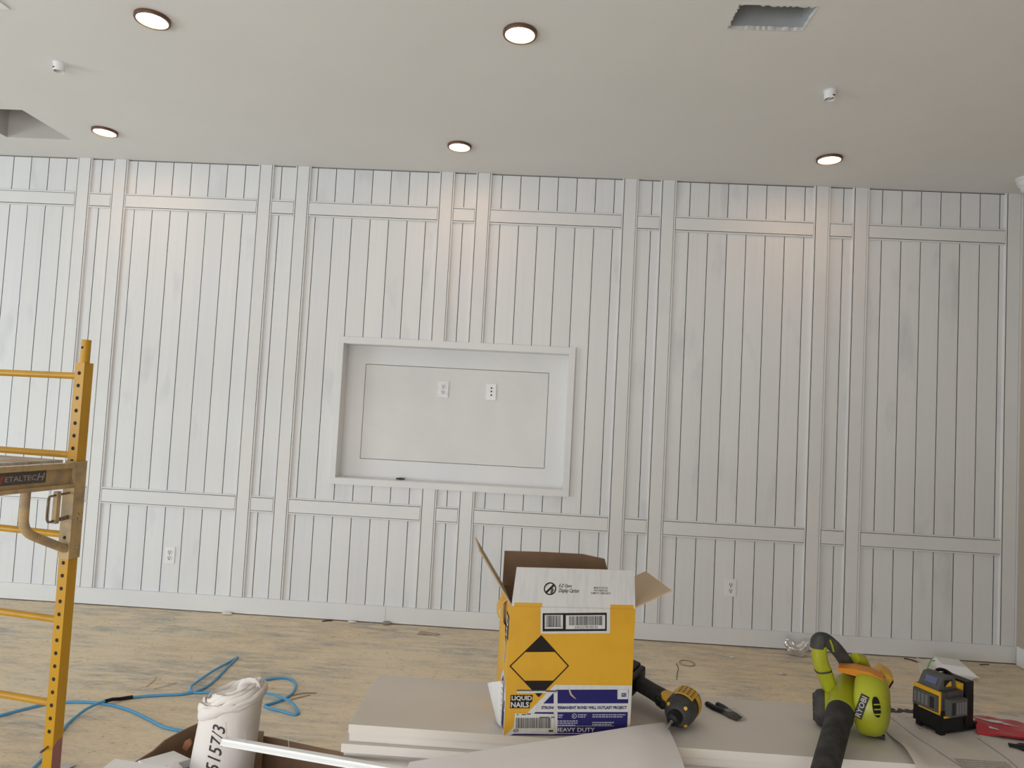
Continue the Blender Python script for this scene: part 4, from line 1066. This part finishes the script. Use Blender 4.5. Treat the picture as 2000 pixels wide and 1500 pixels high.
# ================================================================== LASER LEVEL
LZ = ST + 0.0092
ll = thing('laser_level', 'black and yellow three-plane laser level standing on the paper sack', 'laser level', (4.790, -3.086, LZ), math.radians(23))
bm = NB(); box(bm, 0.0, 0.070, 0.0, 0.072, 0.012, 0.056); obj('lower_body', bm, M_BLK, ll, bevel=0.006)
bm = NB(); box(bm, 0.001, 0.069, 0.001, 0.071, 0.054, 0.096); obj('upper_body', bm, M_DGREY, ll, bevel=0.007)
bm = NB(); box(bm, 0.004, 0.018, 0.004, 0.018, 0.0, 0.014); box(bm, 0.052, 0.066, 0.056, 0.068, 0.0, 0.014); box(bm, 0.004, 0.018, 0.056, 0.068, 0.0, 0.014); obj('base_feet', bm, M_BLK, ll, bevel=0.003)
bm = NB(); box(bm, 0.012, 0.125, 0.006, 0.066, 0.002, 0.018); obj('base_plate', bm, M_BLK, ll, bevel=0.006)
# window modules (side face towards the left, front face towards the camera)
def module(face):
    bm = NB()
    if face == 'left': box(bm, -0.010, 0.006, 0.008, 0.066, 0.052, 0.088)
    else: box(bm, 0.010, 0.064, -0.014, 0.006, 0.046, 0.084)
    m_ = obj('window_module', bm, M_GREY, ll, bevel=0.004)
    bm = NB()
    if face == 'left': box(bm, -0.0112, -0.0098, 0.012, 0.022, 0.058, 0.083)
    else: box(bm, 0.014, 0.024, -0.0152, -0.0138, 0.051, 0.078)
    obj('laser_window', bm, M_DARK, m_, bevel=0.0006)
    for k in range(4):
        bm = NB()
        if face == 'left': box(bm, -0.0113, -0.0095, 0.0275 + 0.0095 * k, 0.0335 + 0.0095 * k, 0.059, 0.083)
        else: box(bm, 0.0285 + 0.0085 * k, 0.0335 + 0.0085 * k, -0.0153, -0.0135, 0.051, 0.078)
        obj('rib', bm, mat('pale_grey_rib', (0.15, 0.145, 0.138), 0.5), m_, bevel=0.0005)
module('left'); module('front')
bm = NB(); box(bm, -0.0035, 0.003, 0.003, 0.069, 0.0885, 0.097); obj('yellow_band', bm, M_TYEL, ll, bevel=0.002)
bm = NB(); box(bm, -0.0016, 0.002, 0.003, 0.007, 0.046, 0.090); box(bm, -0.0016, 0.002, 0.003, 0.058, 0.0455, 0.0495); obj('yellow_band', bm, M_TYEL, ll, bevel=0.0012)
bm = NB(); box(bm, 0.006, 0.028, -0.0022, 0.002, 0.040, 0.0445); obj('yellow_band', bm, M_TYEL, ll, bevel=0.0012)
# top dome: sloped hood on pillars with a bluish window
bm = NB(); prism(bm, [(0.006, 0.0945), (0.062, 0.0945), (0.060, 0.121), (0.040, 0.126), (0.022, 0.124), (0.010, 0.104)], 0.014, 0.066); dm = obj('top_hood', bm, M_GREY, ll, bevel=0.003)
bm = NB(); slab(bm, [(0.0105, 0.024, 0.1050), (0.0105, 0.052, 0.1050), (0.0185, 0.052, 0.1190), (0.0185, 0.024, 0.1190)], -0.0022); obj('laser_window', bm, M_LBLUE, ll)
bm = NB(); box(bm, 0.024, 0.048, 0.0128, 0.0150, 0.103, 0.118); obj('hood_opening', bm, M_BLK, ll, bevel=0.0008)
bm = NB(); prism(bm, [(0.027, 0.104), (0.046, 0.104), (0.044, 0.116), (0.036, 0.112)], 0.0118, 0.0135); obj('yellow_mirror_mount', bm, M_TYEL, ll)
# rear bracket with yellow spine
bm = NB(); box(bm, 0.070, 0.082, 0.010, 0.062, 0.020, 0.108); obj('spine', bm, M_TYEL, ll, bevel=0.004)
bm = NB(); box(bm, 0.0835, 0.108, 0.004, 0.068, 0.010, 0.113); obj('bracket', bm, M_BLK, ll, bevel=0.009)
bm = NB(); box(bm, 0.106, 0.117, 0.010, 0.062, 0.008, 0.080); obj('battery', bm, M_BLK, ll, bevel=0.005)
bm = NB(); sweep(bm, smooth_path([(0.060, 0.066, 0.100), (0.074, 0.070, 0.118), (0.095, 0.066, 0.117), (0.104, 0.05, 0.108)], 4), 0.0042, 10); obj('carry_loop', bm, M_BLK, ll, smooth=45)

# ================================================================== RED PACKAGING AND BLACK STRAP AT THE RIGHT EDGE
rp = thing('red_package', 'flattened red plastic packaging behind the laser at right edge', 'packaging', (4.99, -3.02, ST + 0.006))
def red(u, v, h=0.0):
    x = -0.058 - 0.046 * v + 0.26 * u; y = 0.052 - 0.090 * v - 0.062 * u
    z = 0.0110 + 0.006 * math.sin(PI * v) + 0.003 * math.sin(9 * u + 4 * v) + 0.0018 * math.sin(23 * u - 9 * v) + h
    return Vector((x, y, z))
bm = NB(); grid_sheet(bm, red, 26, 14, 0.004); obj('pouch', bm, M_RED, rp, smooth=35)
bm = NB()
for (u0, v0, u1, v1) in ((0.02, 0.34, 0.22, 0.46), (0.22, 0.40, 0.34, 0.50), (0.08, 0.12, 0.16, 0.17), (0.10, 0.72, 0.17, 0.82), (0.36, 0.78, 0.45, 0.92), (0.40, 0.20, 0.50, 0.30), (0.55, 0.16, 0.63, 0.30)):
    n = 4
    for i in range(n): flat(bm, [red(u0 + (u1 - u0) * i / n, v0, .0009), red(u0 + (u1 - u0) * (i + 1) / n, v0 + .02, .0009), red(u0 + (u1 - u0) * (i + 1) / n, v1, .0009), red(u0 + (u1 - u0) * i / n, v1, .0009)])
obj('white_print', bm, M_CWHT, rp)
bm = NB(); flat(bm, [red(0.46, 0.10, .0012), red(0.56, 0.12, .0012), red(0.55, 0.25, .0012), red(0.47, 0.22, .0012)]); obj('dark_print', bm, M_DGREY, rp)
bm = NB(); sweep(bm, smooth_path([(4.922, -3.112, ST + 0.0125), (4.955, -3.122, ST + 0.0135), (5.00, -3.126, ST + 0.0140), (5.06, -3.128, ST + 0.0140), (5.12, -3.13, ST + 0.0140)], 4), [(0.003, 0.006)] * 3 + [(0.0055, 0.014)] * 14, 12, hint=(0, 0, 1), pw=3)
tag(obj('tool_strap', bm, M_BLK, smooth=45), 'black strap lying under the red packaging at right edge', 'strap')

# ================================================================== SCRAP CARTON AT THE LOWER LEFT
sb = thing('scrap_carton', 'tall open brown cardboard carton full of scraps at bottom left', 'carton', (3.13, -3.06, 0))
RIM = 0.55
cor = [Vector((2.965, -2.855, 0)), Vector((3.41, -2.915, 0)), Vector((3.355, -3.335, 0)), Vector((2.865, -3.26, 0))]
cor = [c - Vector((3.13, -3.06, 0)) for c in cor]
for i in range(4):
    p, q = cor[i], cor[(i + 1) % 4]
    d = (q - p).normalized(); n = Vector((d.y, -d.x, 0))          # inwards
    if n.dot(-p) < 0: n = -n
    bm = NB(); N = 12
    R_ = []
    for k in range(N + 1):
        t = k / N; c = p.lerp(q, t); bul = -0.020 * math.sin(PI * t) * (1 if i == 3 else 0.25)
        top = RIM + 0.006 * math.sin(5 * t + i) + (0.010 if i == 3 and t > .7 else 0)
        col = []
        for (zz, off, th) in ((0.0, 0, 0), (0.0, 0, 0.004), (top, bul, 0.004), (top, bul, 0)):
            v = c + n * (off + th); col.append(Vector((v.x, v.y, zz)))
        R_.append(col)
    loft(bm, R_); obj('side_panel', bm, M_KRAFT, sb)
bm = NB(); flat(bm, [c + Vector((0, 0, 0.002)) for c in cor]); obj('bottom_panel', bm, M_KRAFT, sb)
# loose pale cardboard inside
bm = NB(); Mx = Matrix.Translation((3.235, -3.00, 0.006)) @ Matrix.Rotation(-0.13, 4, 'Z') @ Matrix.Rotation(0.10, 4, 'X')
box(bm, -0.020, 0.12, -0.002, 0.002, 0.0, 0.50, Mx); tag(obj('cardboard_sheet', bm, M_KRAFT2), 'pale cardboard sheet standing inside the brown scrap carton', 'cardboard')
bm = NB(); Mx = Matrix.Translation((3.150, -2.896, 0.006)) @ Matrix.Rotation(-0.13, 4, 'Z')
box(bm, -0.030, 0.012, -0.002, 0.002, 0.0, 0.57, Mx); tag(obj('cardboard_strip', bm, M_KRAFT2), 'narrow cardboard strip sticking up behind the wrapped roll', 'cardboard')
# wrapped roll with marker writing
ro = thing('wrapped_roll', 'thick off-white paper-wrapped roll marked 5157/3 in the scrap carton', 'roll', (3.062, -3.02, 0.004))
def axp(z): t = z / 0.70; return Vector((0.056 * t, 0.02 * t, z))
def rad(z): return 0.086 - 0.0145 * (z / 0.70)
NA = 40
bm = NB(); rings = []
for k in range(15):
    z = 0.002 + 0.690 * k / 14
    c = axp(z); R0 = rad(z)
    rings.append([c + Vector((math.cos(t), math.sin(t), 0)) * R0 * (1 + 0.012 * math.sin(3 * t + 6 * z) + 0.006 * math.sin(7 * t - 9 * z)) + Vector((0, 0, (0.016 * math.cos(t - 0.2) if k > 11 else 0) * (k - 11) / 3.0)) for t in [2 * PI * i / NA for i in range(NA)]])
loft(bm, rings); obj('wrap', bm, M_CLOTHP, ro, smooth=60)
rd = random.Random(21)
for k, (dz, rr_, tr) in enumerate(((0.693, 1.02, 0.0062), (0.699, 1.04, 0.0045), (0.704, 0.97, 0.0048), (0.708, 0.89, 0.0048), (0.711, 0.80, 0.0048), (0.713, 0.68, 0.0045))):
    bm = NB(); P = []; TR = []
    for i in range(33):
        t = 2 * PI * i / 32 + 0.15 * k
        z = dz + 0.019 * math.cos(t - 0.25 + 0.1 * k) + 0.005 * math.sin(3 * t + 1.9 * k) + 0.0025 * math.sin(8 * t + 2.7 * k)
        c = axp(dz); rr2 = rad(dz) * rr_ * (1 + 0.035 * math.sin(2 * t + 1.7 * k) + 0.02 * math.sin(5 * t + 2.3 * k))
        P.append(c + Vector((math.cos(t) * rr2, math.sin(t) * rr2, z - dz))); TR.append((tr * (1.75 + 0.5 * math.sin(2 * t + k)), tr * 0.75))
    sweep(bm, P, TR, 8, hint=(0, 0, 1)); obj('gathered_fold', bm, M_CLOTHP, ro, smooth=60)
bm = NB(); 
def cap_(u, v):
    t = 2 * PI * u; c = axp(0.712); r = 0.073 * v
    return c + Vector((math.cos(t) * r, math.sin(t) * r, 0.018 * math.cos(t) * v + 0.006 - 0.012 * v + 0.004 * math.sin(5 * t) * v))
grid_sheet(bm, cap_, 24, 5); obj('end_cap', bm, M_CLOTHP, ro, smooth=60)
bm = NB()
P = [axp(0.708) + Vector((0.040 + 0.022 * math.cos(t) * (1 - 0.06 * t), -0.016 + 0.010 * math.sin(t), 0.016 + 0.018 * math.sin(t) * (1 - 0.06 * t))) for t in [0.3 * i for i in range(0, 26)]]
sweep(bm, P, [(0.0035, 0.010)] * len(P), 8, hint=(0, 1, 0)); obj('curled_end', bm, M_CLOTHP, ro, smooth=60)
bm = NB()
def wr(a0, b0):
    z = 0.556 + 0.104 * a0; t = -PI / 2 + 0.06 - 0.42 * (b0 - 0.5)
    z += 0.008 * (b0 - 0.5)
    c = axp(z); r = rad(z) * (1 + 0.012 * math.sin(3 * t + 6 * z) + 0.006 * math.sin(7 * t - 9 * z)) + 0.0016
    return c + Vector((math.cos(t) * r, math.sin(t) * r, 0))
text(bm, '5157/3', wr, 0.0, 0.1); obj('marker_writing', bm, M_MARK, ro)
# white moulding strip with brads
sm = thing('moulding_strip', 'white moulding strip with protruding nails leaning across the scrap carton', 'moulding', (3.165, -3.155, 0.669))
d = Vector((0.318, -0.078, 0.010)).normalized(); a, b = frame_of(d, (0, 0, 1))
sec = [(-0.007, -0.009), (-0.007, 0.009), (-0.003, 0.009), (0.001, 0.004), (0.006, 0.004), (0.006, -0.009)]
bm = NB(); loft(bm, [[d * s0 + a * p[0] + b * p[1] for p in sec] for s0 in (0.0, 0.66)]); obj('strip', bm, M_WHITEP, sm)
for s0, tl in ((0.010, (-0.004, 0, 0.036)), (0.062, (-0.008, 0, 0.026)), (0.172, (-0.006, 0, 0.032))):
    p = d * s0 + a * 0.006; bm = NB(); cyl(bm, p, p + Vector(tl), 0.0007, 0.0006, 6); obj('nail', bm, M_STEEL, sm)
# trim offcuts, crumpled paper and a scrap chip in the carton
bm = NB(); box(bm, -0.075, 0.075, -0.045, 0.045, -0.012, 0.012, Matrix.Translation((2.958, -3.145, 0.567)) @ Matrix.Rotation(-0.06, 4, 'Z') @ Matrix.Rotation(0.05, 4, 'Y'))
tag(obj('trim_offcut', bm, M_WHITEP, bevel=0.002), 'white trim offcut lying flat on the scrap carton\'s rim', 'offcut')
bm = NB(); box(bm, -0.035, 0.035, -0.040, 0.055, -0.010, 0.010, Matrix.Translation((2.963, -3.030, 0.541)) @ Matrix.Rotation(-0.5, 4, 'Z') @ Matrix.Rotation(-0.12, 4, 'X'))
tag(obj('trim_offcut', bm, M_WHITEP, bevel=0.002), 'white trim offcut tilted behind the flat one in the carton', 'offcut')
def crumple(name, m, c, r, sq, seed, label, cat, amp=0.30, sub=3):
    bm = NB(); bmesh.ops.create_icosphere(bm, subdivisions=sub, radius=r); rd = random.Random(seed)
    ks = [(Vector((rd.uniform(-1, 1), rd.uniform(-1, 1), rd.uniform(-1, 1))).normalized(), rd.uniform(3, 9), rd.uniform(0, 6)) for _ in range(9)]
    for v in bm.verts:
        n = v.co.normalized(); k = sum(math.sin(w0 * n.dot(dv_) + ph) for dv_, w0, ph in ks) / 5
        v.co = n * r * (1 + amp * k + rd.uniform(-0.05, 0.05)); v.co = Vector((v.co.x * sq[0], v.co.y * sq[1], v.co.z * sq[2]))
    zmin = min(v.co.z for v in bm.verts)
    for v in bm.verts: v.co += Vector((c[0], c[1], c[2] - zmin))
    return tag(obj(name, bm, m), label, cat)
crumple('paper_wad', M_PAPER, (2.998, -3.05, 0.530), 0.020, (1.2, 1, 0.6), 3, 'crumpled white paper wad between offcuts and wrapped roll', 'paper')
bm = NB(); prism(bm, [(-0.008, 0), (0.006, -0.002), (0.010, 0.020), (0.000, 0.028), (-0.009, 0.018)], -0.003, 0.003, Matrix.Translation((2.985, -2.955, 0.545)) @ Matrix.Rotation(0.35, 4, 'Y'))
tag(obj('wood_scrap', bm, mat('orange_brown_scrap', (0.33, 0.13, 0.06), 0.5)), 'small orange-brown scrap inside the brown scrap carton', 'scrap')

# ================================================================== LITTER ALONG THE WALL
# foam clamshell and zip bag
tk = thing('takeout_box', 'white foam clamshell box on the floor near the right corner', 'takeout box', (6.475, -0.285, 0), math.radians(-14))
def frus(bm, x, y, z0, x2, y2, z1, ox=0, oy=0):
    A = [(-x, -y, z0), (x, -y, z0), (x, y, z0), (-x, y, z0)]; B = [(-x2 + ox, -y2 + oy, z1), (x2 + ox, -y2 + oy, z1), (x2 + ox, y2 + oy, z1), (-x2 + ox, y2 + oy, z1)]
    loft(bm, [[Vector(p) for p in A], [Vector(p) for p in B]])
bm = NB(); frus(bm, 0.075, 0.075, 0.001, 0.100, 0.100, 0.030); obj('base', bm, M_FOAMW, tk, bevel=0.004)
bm = NB(); frus(bm, 0.101, 0.101, 0.0305, 0.066, 0.070, 0.068, -0.012, 0.01); obj('lid', bm, M_FOAMW, tk, bevel=0.005)
bm = NB(); box(bm, -0.105, 0.105, -0.108, -0.100, 0.028, 0.033); obj('rim_lip', bm, M_FOAMW, tk)
zb = thing('zip_bag', 'clear zip bag with green seal beside the white foam box', 'bag', (6.268, -0.33, 0))
def zbag(u, v): return Vector((-0.055 + 0.13 * u + 0.010 * v, -0.085 + 0.17 * v * 0.5 + 0.03 * u, 0.002 + 0.105 * v * (1 - 0.35 * u) + 0.008 * math.sin(6 * u + 3 * v) * v))
bm = NB(); grid_sheet(bm, zbag, 12, 10); obj('film', bm, M_BAG, zb, smooth=60)
bm = NB(); sweep(bm, smooth_path([zbag(0.25, 0.30) + Vector((0, -.004, 0)), zbag(0.50, 0.62) + Vector((0, -.004, 0)), zbag(0.74, 0.90) + Vector((0, -.004, 0.003)), zbag(1.0, 0.985) + Vector((0, -.004, 0.006))], 4), (0.0016, 0.004), 8, hint=(0, 1, 0)); obj('seal', bm, M_GREEN, zb)
# foil
fo = crumple('foil_bowl', M_FOIL, (5.586, -0.135, 0.001), 0.046, (1.5, 0.85, 1.20), 11, 'crumpled aluminium foil bowl by the baseboard at right', 'foil', 0.30, 4)
for v in fo.data.vertices:          # hollow top, raised ends
    x = (v.co.x - 5.586) / 0.06; y = (v.co.y + 0.135) / 0.04
    if v.co.z > 0.060: v.co.z -= 0.040 * max(0, 1 - 1.1 * (x * x + y * y))
    v.co.z *= 0.72 + 0.42 * min(1.4, x * x)
crumple('foil_scrap', M_FOIL, (5.36, -0.50, 0.0005), 0.016, (1.5, 0.8, 0.35), 12, 'tiny foil scrap on the floor left of the green blower', 'foil', 0.3, 2)
crumple('putty_lump', mat('putty', (0.30, 0.25, 0.21), 0.8), (2.893, -0.040, 0.0005), 0.024, (1.2, 0.6, 0.5), 13, 'brown putty lump under the baseboard joint', 'lump', 0.15, 2)
crumple('plaster_crumb', M_DRY, (1.808, -0.048, 0.0005), 0.020, (1.9, 0.7, 0.45), 14, 'flat off-white plaster crumb at the baseboard right of the scaffold', 'crumb', 0.25, 2)
crumple('plaster_crumb', M_DRY, (2.660, -0.045, 0.0005), 0.016, (2.1, 0.7, 0.45), 15, 'off-white plaster crumb at the baseboard left of the putty lump', 'crumb', 0.25, 2)
crumple('plaster_crumb', M_DRY, (5.135, -0.255, 0.0005), 0.014, (1.2, 1.0, 0.4), 16, 'off-white plaster crumb on the floor between carton and foil bowl', 'crumb', 0.25, 2)
def sliver(name, m, pts, r, label, cat):
    bm = NB(); sweep(bm, smooth_path(pts, 4), r, 6, hint=(0, 0, 1)); return tag(obj(name, bm, m, smooth=40), label, cat)
K = (0.0016, 0.0042)
sliver('black_shaving', M_BLK, [(2.462, -0.058, 0.003), (2.490, -0.046, 0.005), (2.525, -0.030, 0.006)], (0.003, 0.006), 'dark blue-black sliver at the baseboard below the niche', 'scrap')
sliver('black_shaving', M_BLK, [(6.300, -0.050, 0.004), (6.330, -0.066, 0.005), (6.352, -0.100, 0.004), (6.372, -0.098, 0.003)], (0.003, 0.006), 'curled black scrap at the baseboard left of the zip bag', 'scrap')
sliver('black_shaving', M_BLK, [(6.765, -0.075, 0.003), (6.800, -0.066, 0.004), (6.835, -0.058, 0.003)], (0.002, 0.004), 'small black scrap near the right wall corner', 'scrap')
sliver('wood_sliver', M_SHAV, [(1.935, -1.155, 0.003), (1.952, -1.200, 0.004), (1.957, -1.260, 0.003), (1.962, -1.285, 0.003)], (0.002, 0.005), 'curved pale wood sliver just above the hose splice', 'wood scrap')
sliver('wood_sliver', M_SHAV, [(2.010, -1.305, 0.003), (2.045, -1.262, 0.004), (2.075, -1.215, 0.003)], (0.0015, 0.003), 'thin straight wood sliver right of the hose splice', 'wood scrap')
sliver('wood_sliver', M_SHAV, [(2.690, -1.330, 0.004), (2.735, -1.285, 0.005), (2.775, -1.245, 0.004)], (0.0025, 0.006), 'pale wood sliver right of the hose loop', 'wood scrap')
sliver('wood_sliver', M_PINE, [(2.690, -1.270, 0.003), (2.740, -1.235, 0.004), (2.800, -1.222, 0.003)], (0.002, 0.004), 'darker wood sliver beside the pale one at the hose loop', 'wood scrap')
sliver('wire_scrap', M_DGREY, [(4.700, -0.700, 0.002), (4.722, -0.600, 0.002), (4.745, -0.520, 0.002), (4.752, -0.430, 0.002)], 0.0018, 'thin dark wire scrap on the floor behind the driver', 'wire')
bm = NB()
P = [Vector((4.819 + 0.045 * math.cos(t), -0.415 + 0.05 * math.sin(t), 0.003)) for t in [2 * PI * i / 28 for i in range(28)]]
loft(bm, [[p + Vector((0, 0, 0.0025)) * math.sin(q) + (p - Vector((4.819, -0.415, 0.003))).normalized() * 0.0025 * math.cos(q) for q in [2 * PI * j / 6 for j in range(6)]] for p in P], closed=True)
tag(obj('band_ring', bm, mat('tan_rubber', (0.30, 0.23, 0.14), 0.7), smooth=50), 'tan rubber ring lying on the floor behind the carton', 'ring')
bm = NB(); rd = random.Random(31)
grid_sheet(bm, lambda u, v: Vector((3.125 + 0.13 * u + 0.02 * v, -0.20 + 0.075 * v * (1 - 0.5 * u), 0.0015 + 0.004 * rd.random())), 6, 4, 0.0008); tag(obj('paper_scrap', bm, mat('grey_brown_scrap', (0.45, 0.37, 0.28), 0.8)), 'torn grey-brown paper scrap on the floor below the niche', 'paper')
bm = NB(); slab(bm, [(2.06, -2.105, 0.004), (2.12, -2.09, 0.010), (2.125, -2.045, 0.004), (2.075, -2.05, 0.002)], 0.001); tag(obj('metal_scrap', bm, M_GALV), 'bent sheet metal scrap at the foot of the scaffold post', 'scrap')
# loose sawdust, chips and splinters nobody could count
rd = random.Random(77); bm = NB()
for i in range(900):
    x = rd.uniform(-0.2, 6.95); y = -abs(rd.gauss(0, 0.75)) - 0.03 if rd.random() < 0.6 else rd.uniform(-3.0, -0.05)
    if y < -3.2: continue
    t = rd.uniform(0, PI); L = rd.choice((0.004, 0.006, 0.010, 0.018)) * rd.uniform(0.6, 1.2); W = rd.uniform(0.0012, 0.003); h = rd.uniform(0.0008, 0.0025)
    box(bm, -L, L, -W, W, 0.0002, h, Matrix.Translation((x, y, 0)) @ Matrix.Rotation(t, 4, 'Z'))
o = obj('sawdust_chips', bm, M_SHAV); o['kind'] = 'stuff'; tag(o, 'scattered wood chips and sawdust over the subfloor', 'sawdust')
